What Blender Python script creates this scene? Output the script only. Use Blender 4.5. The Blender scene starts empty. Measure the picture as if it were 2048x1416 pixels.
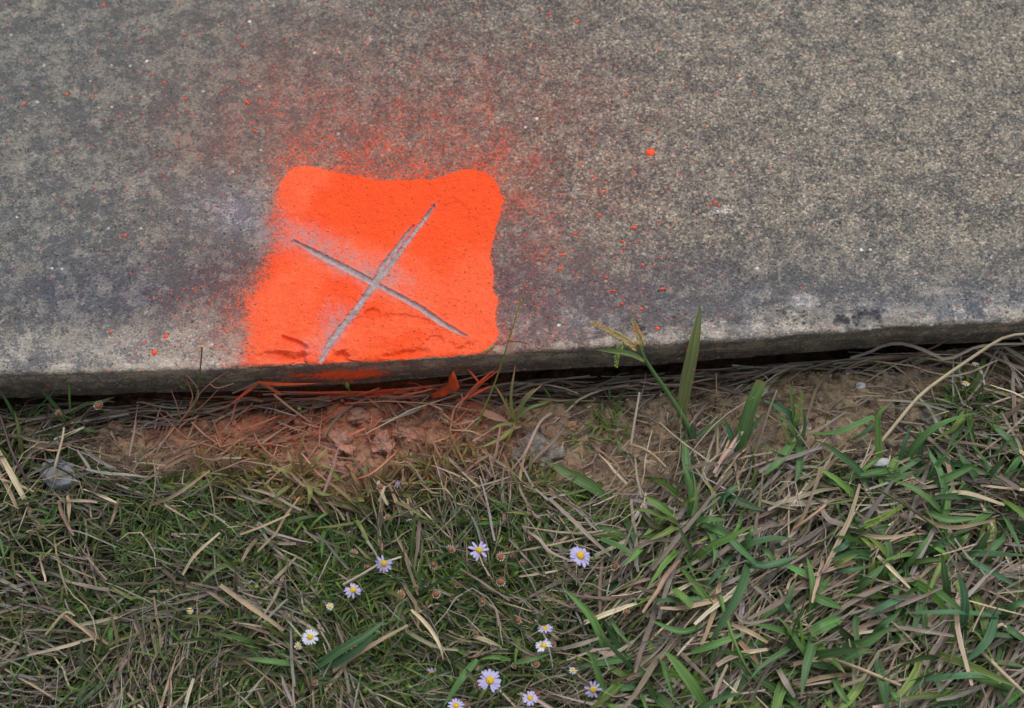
import bpy, bmesh, math, random
import numpy as np
from mathutils import Vector, Matrix

# ------------------------------------------------------------------ camera, sky, sun
S = bpy.context.scene
COL = S.collection
TILT = math.radians(25.0); DIST = 0.625; SENS, LENS = 36.0, 50.0
cd = bpy.data.cameras.new('camera'); cam = bpy.data.objects.new('camera', cd); COL.objects.link(cam)
cam.location = (0, -DIST*math.sin(TILT), DIST*math.cos(TILT)); cam.rotation_euler = (TILT, 0, 0)
cd.sensor_width = SENS; cd.lens = LENS; cd.clip_start = 0.01; cd.clip_end = 100
cd.dof.use_dof = True; cd.dof.focus_distance = 0.622; cd.dof.aperture_fstop = 9.0
S.camera = cam
W = bpy.data.worlds.new('World'); S.world = W; W.use_nodes = True
wn = W.node_tree; wn.nodes.clear()
SUN_EL, SUN_AZ = 58.0, 20.0
sky = wn.nodes.new('ShaderNodeTexSky'); sky.sky_type = 'NISHITA'; sky.sun_disc = False
sky.sun_elevation = math.radians(SUN_EL); sky.sun_rotation = math.radians(SUN_AZ); sky.dust_density = 4.0; sky.air_density = 1.0
hs = wn.nodes.new('ShaderNodeHueSaturation'); hs.inputs['Saturation'].default_value = 0.32
bg = wn.nodes.new('ShaderNodeBackground'); bg.inputs['Strength'].default_value = 0.148
wo = wn.nodes.new('ShaderNodeOutputWorld')
wn.links.new(sky.outputs[0], hs.inputs['Color']); wn.links.new(hs.outputs[0], bg.inputs[0]); wn.links.new(bg.outputs[0], wo.inputs[0])
sl = bpy.data.lights.new('sun', 'SUN'); sl.energy = 1.05; sl.angle = math.radians(60); sl.color = (1.0, 0.96, 0.9)
so = bpy.data.objects.new('sun', sl); COL.objects.link(so)
az = math.radians(SUN_AZ); el = math.radians(SUN_EL)
sd = Vector((math.sin(az)*math.cos(el), math.cos(az)*math.cos(el), math.sin(el)))
so.rotation_euler = sd.to_track_quat('Z', 'Y').to_euler()
S.view_settings.view_transform = 'Standard'; S.view_settings.look = 'None'
S.view_settings.exposure = 0.0; S.view_settings.gamma = 1.0
S.render.engine = 'CYCLES'
S.cycles.use_denoising = True
S.cycles.max_bounces = 6; S.cycles.diffuse_bounces = 3; S.cycles.transmission_bounces = 3

rng = np.random.default_rng(11); random.seed(5)
PXM = 0.45/2048           # metres per photo pixel at the middle of the frame

# ------------------------------------------------------------------ layout maths
ct, st = math.cos(TILT), math.sin(TILT)
CX, CY, CZ = 0.0, -DIST*st, DIST*ct
K_ = SENS/LENS/2048
def at(px, py, z=0.0):
    px = np.asarray(px, float); py = np.asarray(py, float)
    sx = (px-1024)*K_; sy = -(py-708)*K_
    dx, dy, dz = sx, st+sy*ct, -ct+sy*st
    t = (z-CZ)/dz
    return CX+dx*t, CY+dy*t
def proj(x, y, z):
    rx, ry, rz = x-CX, y-CY, z-CZ
    d = ry*st - rz*ct; u = ry*ct + rz*st
    d = np.maximum(d, 1e-3)
    return 1024 + rx/d/K_, 708 - u/d/K_

def _h(ix, iy, seed):
    n = (ix*374761393 + iy*668265263 + seed*1274126177) & 0xFFFFFFFF
    n = ((n ^ (n >> 13))*1103515245) & 0xFFFFFFFF
    n = ((n ^ (n >> 15))*2246822519) & 0xFFFFFFFF
    return ((n ^ (n >> 16)) & 0xFFFF)/65535.0
def vn(x, y, seed=0):
    ix = np.floor(x).astype(np.int64); iy = np.floor(y).astype(np.int64)
    fx = x-ix; fy = y-iy
    fx = fx*fx*fx*(fx*(fx*6-15)+10); fy = fy*fy*fy*(fy*(fy*6-15)+10)
    a = _h(ix, iy, seed); b = _h(ix+1, iy, seed); c = _h(ix, iy+1, seed); d = _h(ix+1, iy+1, seed)
    return (a*(1-fx)+b*fx)*(1-fy)+(c*(1-fx)+d*fx)*fy
def fbm(x, y, seed=0, octv=4, gain=0.5):
    s = 0; a = 1; t = 0
    for o in range(octv):
        s = s + a*(vn(x*2**o+o*17.3, y*2**o-o*9.1, seed+o)*2-1); t += a; a *= gain
    return s/t
def sstep(a, b, x):
    t = np.clip((x-a)/(b-a), 0, 1); return t*t*(3-2*t)
def blob(px, py, cx, cy, sx, sy, rot=0):
    c, s = math.cos(math.radians(rot)), math.sin(math.radians(rot))
    u = (px-cx)*c+(py-cy)*s; v = -(px-cx)*s+(py-cy)*c
    return np.exp(-0.5*((u/sx)**2+(v/sy)**2))
def seg_dist(px, py, pts, ws=None):
    """distance to a polyline, and the width interpolated there"""
    best = np.full(px.shape, 1e9); wb = np.ones(px.shape); tb = np.zeros(px.shape)
    n = len(pts)-1
    for i in range(n):
        ax, ay = pts[i]; bx, by = pts[i+1]
        dx, dy = bx-ax, by-ay
        t = np.clip(((px-ax)*dx+(py-ay)*dy)/(dx*dx+dy*dy+1e-12), 0, 1)
        d = np.hypot(px-ax-t*dx, py-ay-t*dy)
        m = d < best
        best = np.where(m, d, best)
        if ws is not None: wb = np.where(m, ws[i]*(1-t)+ws[i+1]*t, wb)
        tb = np.where(m, (i+t)/n, tb)
    return best, wb, tb
def inside(px, py, poly):
    r = np.zeros(px.shape, bool); n = len(poly)
    for i in range(n):
        x1, y1 = poly[i]; x2, y2 = poly[(i+1) % n]
        if y1 == y2: continue
        c = ((y1 > py) != (y2 > py)) & (px < (x2-x1)*(py-y1)/(y2-y1)+x1)
        r ^= c
    return r
def lerp(a, b, t): return a+(b-a)*t

# ------------------------------------------------------------------ object helpers
def link(name, me, parent=None):
    o = bpy.data.objects.new(name, me); COL.objects.link(o)
    if parent is not None: o.parent = parent
    return o
def tag(o, label=None, cat=None, group=None, kind=None):
    if label: o['label'] = label
    if cat: o['category'] = cat
    if group: o['group'] = group
    if kind: o['kind'] = kind
    return o
def empty(name, loc):
    o = bpy.data.objects.new(name, None); o.location = loc; o.empty_display_size = 0.01
    COL.objects.link(o); return o
def npmesh(name, V, F, mat, attrs=None, smooth=True):
    """V (n,3), F (m,4) quads or (m,3) tris"""
    me = bpy.data.meshes.new(name)
    V = np.ascontiguousarray(V, np.float32); F = np.ascontiguousarray(F, np.int32)
    k = F.shape[1]
    me.vertices.add(len(V)); me.vertices.foreach_set('co', V.ravel())
    me.loops.add(F.size); me.loops.foreach_set('vertex_index', F.ravel())
    me.polygons.add(len(F))
    me.polygons.foreach_set('loop_start', np.arange(0, F.size, k, dtype=np.int32))
    me.polygons.foreach_set('loop_total', np.full(len(F), k, np.int32))
    me.update(calc_edges=True)
    if smooth: me.polygons.foreach_set('use_smooth', np.ones(len(F), bool))
    for nm, a in (attrs or {}).items():
        a = np.ascontiguousarray(a, np.float32)
        if a.ndim == 1:
            at_ = me.attributes.new(nm, 'FLOAT', 'POINT'); at_.data.foreach_set('value', a)
        else:
            at_ = me.attributes.new(nm, 'FLOAT_VECTOR', 'POINT'); at_.data.foreach_set('vector', a.ravel())
    me.materials.append(mat)
    me.validate(verbose=False)
    return me

# ------------------------------------------------------------------ materials
def newmat(name):
    m = bpy.data.materials.new(name); m.use_nodes = True
    nt = m.node_tree; nt.nodes.clear(); return m, nt
class G_:
    def __init__(s, nt): s.nt = nt
    def n(s, t, **kw):
        o = s.nt.nodes.new(t)
        for k, v in kw.items(): setattr(o, k, v)
        return o
    def put(s, sock, v):
        if isinstance(v, bpy.types.NodeSocket): s.nt.links.new(v, sock)
        else:
            if sock.type == 'RGBA' and not hasattr(v, '__len__'): v = (v, v, v, 1)
            elif sock.type == 'RGBA' and len(v) == 3: v = (*v, 1)
            sock.default_value = v
    def attr(s, name, out='Fac'):
        return s.n('ShaderNodeAttribute', attribute_name=name, attribute_type='GEOMETRY').outputs[out]
    def math(s, op, a, b=None, c=None, clamp=False):
        o = s.n('ShaderNodeMath', operation=op, use_clamp=clamp)
        s.put(o.inputs[0], a)
        if b is not None: s.put(o.inputs[1], b)
        if c is not None: s.put(o.inputs[2], c)
        return o.outputs[0]
    def mix(s, f, a, b, mode='MIX'):
        o = s.n('ShaderNodeMix', data_type='RGBA', blend_type=mode, clamp_factor=True)
        s.put(o.inputs[0], f); s.put(o.inputs[6], a); s.put(o.inputs[7], b); return o.outputs[2]
    def rng(s, v, a, b, c=0.0, d=1.0, smooth=False):
        o = s.n('ShaderNodeMapRange', interpolation_type='SMOOTHSTEP' if smooth else 'LINEAR')
        for i, q in enumerate((v, a, b, c, d)): s.put(o.inputs[i], q)
        return o.outputs[0]
    def noise(s, vec, scale, detail=4, rough=0.55, out='Fac'):
        o = s.n('ShaderNodeTexNoise'); s.put(o.inputs['Vector'], vec)
        o.inputs['Scale'].default_value = scale; o.inputs['Detail'].default_value = detail; o.inputs['Roughness'].default_value = rough
        return o.outputs[out]
    def vor(s, vec, scale, feature='F1', rand=1.0):
        o = s.n('ShaderNodeTexVoronoi', feature=feature); s.put(o.inputs['Vector'], vec)
        o.inputs['Scale'].default_value = scale; o.inputs['Randomness'].default_value = rand
        return o
    def sep(s, c):
        o = s.n('ShaderNodeSeparateColor'); s.put(o.inputs[0], c); return o.outputs
    def ramp(s, f, stops, interp='LINEAR'):
        o = s.n('ShaderNodeValToRGB'); s.put(o.inputs[0], f)
        cr = o.color_ramp; cr.interpolation = interp
        while len(cr.elements) < len(stops): cr.elements.new(0.5)
        for e, (p, c) in zip(cr.elements, stops): e.position = p; e.color = (*c, 1)
        return o.outputs[0]
    def out(s, shader):
        o = s.n('ShaderNodeOutputMaterial'); s.nt.links.new(shader, o.inputs[0])
    def pbsdf(s, col, rough=0.8, normal=None, spec=0.3):
        o = s.n('ShaderNodeBsdfPrincipled'); s.put(o.inputs['Base Color'], col); s.put(o.inputs['Roughness'], rough)
        s.put(o.inputs['Specular IOR Level'], spec)
        if normal is not None: s.put(o.inputs['Normal'], normal)
        return o.outputs[0]
    def bump(s, h, strength, dist):
        o = s.n('ShaderNodeBump'); s.put(o.inputs['Height'], h); s.put(o.inputs['Strength'], strength); s.put(o.inputs['Distance'], dist)
        return o.outputs[0]
    def obj(s): return s.n('ShaderNodeTexCoord').outputs['Object']
    def vmul(s, v, m):
        o = s.n('ShaderNodeVectorMath', operation='MULTIPLY'); s.put(o.inputs[0], v); s.put(o.inputs[1], m); return o.outputs[0]

ORANGE = (0.98, 0.086, 0.010); ORANGE2 = (1.0, 0.140, 0.046)

def mat_concrete():
    m, nt = newmat('painted_concrete'); g = G_(nt); co = g.obj()
    tone = g.attr('tone', 'Color'); p = g.attr('paint'); fr = g.attr('fresh'); crust = g.attr('crust')
    # mottled paste: pale laitance over darker worn areas
    n1 = g.noise(co, 75, 6, 0.66); n2 = g.noise(co, 250, 6, 0.66); n3 = g.noise(co, 900, 3, 0.65)
    mott = g.math('ADD', g.math('MULTIPLY', n1, 0.68), g.math('MULTIPLY', n2, 0.52))
    mott = g.math('ADD', mott, g.math('MULTIPLY', g.math('SUBTRACT', n3, 0.5), 0.5))
    mott = g.math('ADD', mott, crust)
    mk = g.rng(mott, g.rng(g.attr('grain'), 0.3, 0.9, 0.585, 0.54), g.rng(g.attr('grain'), 0.3, 0.9, 0.655, 0.70), 0, 1, True)
    base = g.mix(mk, g.mix(1.0, tone, (0.64, 0.66, 0.70), 'MULTIPLY'), g.mix(1.0, tone, (1.24, 1.19, 1.12), 'MULTIPLY'))
    # sand grains
    v = g.vor(co, 1150); r = g.sep(v.outputs['Color'])
    gr = g.ramp(r[0], [(0.0, (0.16, 0.16, 0.18)), (0.25, (0.42, 0.42, 0.44)), (0.5, (0.90, 0.89, 0.88)), (0.78, (1.35, 1.29, 1.2)), (0.93, (1.95, 1.85, 1.65)), (1.0, (2.9, 2.8, 2.5))])
    gfac = g.rng(g.attr('grain'), 0.15, 1, 0.15, 0.66)
    base = g.mix(gfac, base, g.mix(1.0, base, gr, 'MULTIPLY'))
    # larger exposed stones
    v2 = g.vor(co, 330); r2 = g.sep(v2.outputs['Color'])
    near = g.rng(v2.outputs['Distance'], 0.16, 0.34, 1, 0, True)
    sel = g.math('MULTIPLY', g.rng(r2[0], 0.76, 0.80, 0, 1), near)
    stone = g.ramp(r2[1], [(0.0, (0.05, 0.052, 0.06)), (0.2, (0.09, 0.09, 0.10)), (0.4, (0.24, 0.20, 0.15)), (0.6, (0.30, 0.27, 0.23)), (0.8, (0.22, 0.12, 0.07)), (0.93, (0.42, 0.38, 0.3)), (1.0, (0.62, 0.6, 0.56))])
    base = g.mix(g.math('MULTIPLY', sel, 0.85), base, stone)
    v3 = g.vor(co, 210); r3 = g.sep(v3.outputs['Color'])
    wh = g.math('MULTIPLY', g.rng(r3[1], 0.984, 0.986, 0, 1), g.rng(v3.outputs['Distance'], 0.14, 0.2, 1, 0, True))
    base = g.mix(wh, base, g.ramp(r3[2], [(0, (0.62, 0.61, 0.58)), (0.5, (0.5, 0.42, 0.33)), (0.75, (0.3, 0.32, 0.36)), (1, (0.8, 0.8, 0.78))]))
    # dark pores
    pv = g.vor(co, 520); pr = g.sep(pv.outputs['Color'])
    pore = g.math('MULTIPLY', g.rng(pr[2], 0.86, 0.9, 0, 1), g.rng(pv.outputs['Distance'], 0.1, 0.32, 1, 0, True))
    base = g.mix(g.math('MULTIPLY', pore, 0.6), base, (0.03, 0.03, 0.034))
    # fresh chiselled concrete
    fz = g.noise(co, 420, 4, 0.7)
    fc = g.ramp(fz, [(0.25, (0.24, 0.285, 0.31)), (0.5, (0.42, 0.49, 0.53)), (0.75, (0.60, 0.67, 0.71))])
    base = g.mix(fr, base, fc)
    # spray paint: grains caught by the spray, then full cover
    va = g.vor(co, 1050); ra = g.sep(va.outputs['Color'])
    vb = g.vor(co, 1900); rb = g.sep(vb.outputs['Color'])
    nn = g.noise(co, 650, 5, 0.75)
    rr = g.math('ADD', g.math('MULTIPLY', ra[0], 0.34), g.math('MULTIPLY', rb[1], 0.28))
    rr = g.math('ADD', rr, g.math('MULTIPLY', nn, 0.44))
    d = g.math('SUBTRACT', p, g.math('SUBTRACT', rr, 0.1))
    fac = g.rng(d, -0.10, 0.36, 0, 1, True)
    vs = g.vor(co, 760); rs_ = g.sep(vs.outputs['Color'])
    spk = g.math('MULTIPLY', g.rng(g.math('SUBTRACT', g.math('MULTIPLY', p, 0.62), rs_[0]), -0.015, 0.0, 0, 1), g.rng(vs.outputs['Distance'], 0.20, 0.38, 1, 0, True))
    fac = g.math('MAXIMUM', fac, g.math('MULTIPLY', spk, 0.92))
    haze = g.rng(p, 0.0, 0.40, 0, 0.74)
    base = g.mix(haze, base, g.mix(0.55, base, (0.30, 0.085, 0.055)))
    cz = g.math('ADD', g.math('MULTIPLY', g.noise(co, 34, 6, 0.62), 1.0), g.math('MULTIPLY', g.attr('coat'), 0.8))
    oc = g.mix(g.rng(cz, 0.42, 0.62, 0, 1, True), ORANGE, ORANGE2)
    oc = g.mix(g.rng(g.noise(co, 700, 2, 0.6), 0.35, 0.62, 0.30, 0.0), oc, (0.60, 0.045, 0.010))
    oc = g.mix(g.rng(g.noise(co, 120, 6, 0.72), 0.42, 0.60, 0.28, 0.0), oc, (0.80, 0.055, 0.008))
    oc = g.mix(g.math('MULTIPLY', pore, 0.45), oc, (0.30, 0.06, 0.03))
    oc = g.mix(g.rng(g.noise(co, 1100, 3, 0.7), 0.30, 0.42, 0.55, 0.0), oc, (0.42, 0.04, 0.014))
    dst = g.rng(g.math('ADD', g.math('MULTIPLY', g.attr('dust'), 0.75), g.math('MULTIPLY', g.math('SUBTRACT', g.noise(co, 800, 5, 0.75), 0.5), 0.9)), 0.12, 0.85, 0, 0.72)
    oc = g.mix(dst, oc, (0.36, 0.31, 0.33))
    paintm = g.math('MULTIPLY', fac, g.math('SUBTRACT', 1.0, g.math('MULTIPLY', fr, 0.93)))
    colr = g.mix(paintm, base, oc)
    hgt = g.math('ADD', g.math('MULTIPLY', g.math('SUBTRACT', 0.6, v.outputs['Distance']), 0.5), g.math('MULTIPLY', n3, 0.6))
    hgt = g.math('SUBTRACT', hgt, g.math('MULTIPLY', pore, 0.7))
    hgt = g.math('ADD', hgt, g.math('MULTIPLY', sel, 0.3))
    bst = g.math('MULTIPLY', g.math('SUBTRACT', 1.0, g.math('MULTIPLY', fac, 0.25)), 1.0)
    g.out(g.pbsdf(colr, g.rng(fac, 0, 1, 0.9, 0.72), g.bump(hgt, bst, 0.00055), 0.25))
    return m

def mat_soil():
    m, nt = newmat('soil'); g = G_(nt); co = g.obj()
    p = g.attr('paint'); tone = g.attr('tone', 'Color')
    n = g.noise(co, 60, 6, 0.65); n2 = g.noise(co, 380, 5, 0.7)
    c = g.ramp(g.math('ADD', g.math('MULTIPLY', n, 0.5), g.math('MULTIPLY', n2, 0.5)),
               [(0.28, (0.45, 0.42, 0.40)), (0.48, (0.95, 0.93, 0.9)), (0.7, (1.5, 1.5, 1.5))])
    base = g.mix(1.0, tone, c, 'MULTIPLY')
    v = g.vor(co, 520); r = g.sep(v.outputs['Color'])
    sel = g.math('MULTIPLY', g.rng(r[0], 0.80, 0.86, 0, 1), g.rng(v.outputs['Distance'], 0.15, 0.34, 1, 0))
    base = g.mix(g.math('MULTIPLY', sel, 0.6), base, g.mix(1.0, tone, g.ramp(r[1], [(0, (0.35, 0.35, 0.35)), (0.6, (1.1, 1.1, 1.1)), (1, (1.9, 2.0, 2.2))]), 'MULTIPLY'))
    va = g.vor(co, 600); ra = g.sep(va.outputs['Color'])
    rr = g.math('ADD', g.math('MULTIPLY', ra[0], 0.55), g.math('MULTIPLY', g.noise(co, 220, 4, 0.65), 0.55))
    fac = g.rng(g.math('SUBTRACT', p, rr), -0.20, 0.14, 0, 1, True)
    base = g.mix(g.rng(p, 0, 0.5, 0, 0.9), base, g.mix(0.6, base, (0.52, 0.20, 0.115)))
    base = g.mix(g.math('MULTIPLY', fac, 0.5), base, (0.70, 0.17, 0.08))
    h = g.math('ADD', n2, g.math('MULTIPLY', sel, 0.3))
    g.out(g.pbsdf(base, 0.95, g.bump(h, 1.0, 0.0022), 0.15))
    return m

def mat_blade(name, rough=0.55, trans=0.22, dry=False):
    m, nt = newmat(name); g = G_(nt); co = g.obj()
    col = g.attr('col', 'Color'); bl = g.attr('bl', 'Vector'); p = g.attr('paint')
    sx = g.n('ShaderNodeSeparateXYZ'); g.put(sx.inputs[0], bl); u, v, rd = sx.outputs
    cmb = g.n('ShaderNodeCombineXYZ'); g.put(cmb.inputs[0], g.math('MULTIPLY', u, 7.0)); g.put(cmb.inputs[1], g.math('MULTIPLY', v, 1.2)); g.put(cmb.inputs[2], g.math('MULTIPLY', rd, 50.0))
    stp = g.noise(cmb.outputs[0], 1.0, 3, 0.6)
    base = g.mix(1.0, col, g.ramp(stp, [(0.3, (0.55, 0.56, 0.55)), (0.5, (1, 1, 1)), (0.70, (1.5, 1.46, 1.38))]), 'MULTIPLY')
    rib = g.rng(g.math('ABSOLUTE', g.math('SUBTRACT', u, 0.5)), 0.03, 0.10, 0.35, 0.0)
    base = g.mix(rib, base, g.mix(1.0, base, (1.6, 1.55, 1.4) if not dry else (0.7, 0.68, 0.65), 'MULTIPLY'))
    n = g.noise(co, 140, 4, 0.6)
    if not dry:
        base = g.mix(g.rng(n, 0.58, 0.75, 0, 0.4), base, (0.17, 0.14, 0.06))
        base = g.mix(g.math('MULTIPLY', g.rng(v, 0.86, 1.0), g.rng(rd, 0.3, 0.9)), base, (0.27, 0.19, 0.10))
    else:
        base = g.mix(g.rng(n, 0.5, 0.75, 0, 0.55), base, g.mix(1.0, base, (0.5, 0.46, 0.43), 'MULTIPLY'))
    va = g.vor(co, 700); ra = g.sep(va.outputs['Color'])
    rr = g.math('ADD', g.math('MULTIPLY', ra[0], 0.8), g.math('MULTIPLY', va.outputs['Distance'], 0.30))
    rr = g.math('ADD', rr, g.rng(p, 0.12, 0.5, 0.0, 0.34))
    fac = g.rng(g.math('SUBTRACT', p, rr), -0.05, 0.07, 0, 1)
    base = g.mix(g.rng(p, 0.05, 0.45, 0, 0.8), base, g.mix(0.6, base, (0.64, 0.25, 0.15)))
    base = g.mix(g.rng(p, 0.5, 1.0, 0, 0.85), base, (0.86, 0.12, 0.03))
    base = g.mix(fac, base, (0.96, 0.10, 0.028))
    bm = g.bump(stp, 0.5, 0.0004)
    a = g.pbsdf(base, rough, bm, 0.35)
    t = g.n('ShaderNodeBsdfTranslucent'); g.put(t.inputs[0], base)
    mx = g.n('ShaderNodeMixShader'); mx.inputs[0].default_value = trans
    nt.links.new(a, mx.inputs[1]); nt.links.new(t.outputs[0], mx.inputs[2]); g.out(mx.outputs[0])
    return m

def mat_simple(name, c1, c2, scale=200, rough=0.8, bump=0.6, dist=0.0006, trans=0.0, extra=None, paint=0.0):
    m, nt = newmat(name); g = G_(nt); co = g.obj()
    n = g.noise(co, scale, 5, 0.65)
    c = g.ramp(n, [(0.3, c1), (0.7, c2)])
    if extra: c = g.mix(g.rng(g.noise(co, scale*0.35, 4, 0.6), 0.5, 0.62, 0, 0.85, True), c, extra)
    if paint > 0:
        geo = g.n('ShaderNodeNewGeometry'); sz = g.n('ShaderNodeSeparateXYZ'); g.put(sz.inputs[0], geo.outputs['Normal'])
        f = g.rng(g.math('ADD', g.noise(co, scale*1.3, 5, 0.7), paint-0.5), 0.4, 0.6, 0, 1)
        c = g.mix(g.math('MULTIPLY', f, 0.8), c, (0.72, 0.27, 0.17))
    a = g.pbsdf(c, rough, g.bump(g.noise(co, scale*2.2, 5, 0.7), bump, dist), 0.25)
    if trans > 0:
        t = g.n('ShaderNodeBsdfTranslucent'); g.put(t.inputs[0], c)
        mx = g.n('ShaderNodeMixShader'); mx.inputs[0].default_value = trans
        nt.links.new(a, mx.inputs[1]); nt.links.new(t.outputs[0], mx.inputs[2]); a = mx.outputs[0]
    g.out(a); return m

M_CON = mat_concrete(); M_SOIL = mat_soil()
M_GRN = mat_blade('green_blade', 0.5, 0.25); M_DRY = mat_blade('dry_straw', 0.7, 0.12, True)
M_PETAL = mat_simple('lavender_petal', (0.46, 0.42, 0.78), (0.66, 0.62, 0.92), 500, 0.6, 0.2, 0.0002, 0.3)
M_PETALW = mat_simple('white_petal', (0.66, 0.68, 0.86), (0.80, 0.82, 0.92), 500, 0.6, 0.2, 0.0002, 0.3)
M_DISC = mat_simple('yellow_disc', (0.62, 0.36, 0.02), (0.85, 0.62, 0.06), 1500, 0.8, 1.0, 0.0005)
M_RUST = mat_simple('rust_disc', (0.20, 0.075, 0.035), (0.46, 0.20, 0.09), 1500, 0.9, 1.0, 0.0005)
M_SEPAL = mat_simple('sepal', (0.10, 0.18, 0.04), (0.22, 0.32, 0.07), 600, 0.6, 0.3, 0.0003)
M_PAPPUS = mat_simple('pale_bract', (0.45, 0.38, 0.33), (0.68, 0.6, 0.58), 600, 0.8, 0.3, 0.0003)
M_STEM = mat_simple('weed_stem', (0.08, 0.13, 0.035), (0.16, 0.21, 0.06), 300, 0.6, 0.3, 0.0003)
M_SEED = mat_simple('seed_spike', (0.26, 0.26, 0.07), (0.48, 0.40, 0.15), 900, 0.7, 0.5, 0.0004, 0, (0.85, 0.16, 0.05))
M_SEEDG = mat_simple('green_seed', (0.14, 0.25, 0.04), (0.28, 0.40, 0.08), 900, 0.7, 0.5, 0.0004)
M_GSTONE = mat_simple('grey_stone', (0.17, 0.19, 0.22), (0.29, 0.31, 0.345), 160, 0.75, 0.5, 0.0005)
M_WSTONE = mat_simple('white_stone', (0.36, 0.37, 0.39), (0.56, 0.57, 0.58), 220, 0.8, 0.5, 0.0005)
M_CLOD = mat_simple('grey_clod', (0.12, 0.10, 0.085), (0.38, 0.34, 0.30), 320, 0.95, 1.0, 0.0014)
M_CLODP = mat_simple('painted_clod', (0.20, 0.16, 0.13), (0.50, 0.42, 0.36), 320, 0.95, 1.0, 0.0018, 0, None, 0.54)
M_LEAFO = mat_simple('painted_leaf', (0.42, 0.05, 0.012), (0.72, 0.09, 0.02), 260, 0.7, 0.6, 0.0006, 0.1, (0.30, 0.10, 0.045))
M_DROP = mat_simple('orange_drop', (0.92, 0.07, 0.012), (1.0, 0.10, 0.025), 400, 0.6, 0.3, 0.0003)

# ------------------------------------------------------------------ pavement slab, paint patch, chiselled cross
EDGE = [(-200, 762), (0, 751), (250, 743), (500, 735), (750, 724), (1000, 706), (1300, 689), (1600, 667), (1800, 655), (2048, 641), (2250, 628)]
_ex, _ey = at([p[0] for p in EDGE], [p[1] for p in EDGE], 0.0)
_sl = (_ey[-1]-_ey[0])/(_ex[-1]-_ex[0])
_ex = np.concatenate([[_ex[0]-6], _ex, [_ex[-1]+6]]); _ey = np.concatenate([[_ey[0]-6*_sl], _ey, [_ey[-1]+6*_sl]])
def y_edge(x): return np.interp(x, _ex, _ey)

PATCH = [(591,332),(609,331),(647,337),(687,346),(721,351),(748,358),(762,360),(809,361),(857,358),(887,352),(904,344),(925,340),(952,337),(972,344),(989,356),(996,368),(1001,388),(1008,402),(1003,422),(999,439),(992,459),(986,490),(982,513),(989,537),(986,558),(987,585),(997,595),(992,619),(991,642),(996,659),(1001,668),(992,683),(975,702),(955,708),(857,717),(789,722),(721,726),(653,730),(586,733),(518,738),(487,726),(494,673),(492,622),(497,588),(518,561),(535,524),(548,490),(548,436),(555,385),(562,364),(575,344)]
G1 = ([(587,481),(640,510),(701,541),(741,563),(758,571),(789,588),(840,615),(884,646),(933,672)], [2.2,5.8,6.2,5.8,3.8,4.7,5.3,5.6,2.2])
G2 = ([(868,411),(847,442),(823,473),(795,512),(758,558),(745,575),(718,612),(687,649),(660,686),(642,720)], [2.8,4.5,4.6,5.8,6.6,7,7.2,6.2,8,6])
G2b = ([(827,451),(812,470),(789,503),(765,535),(750,560)], [1.5,4,5.2,6,5])

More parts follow.
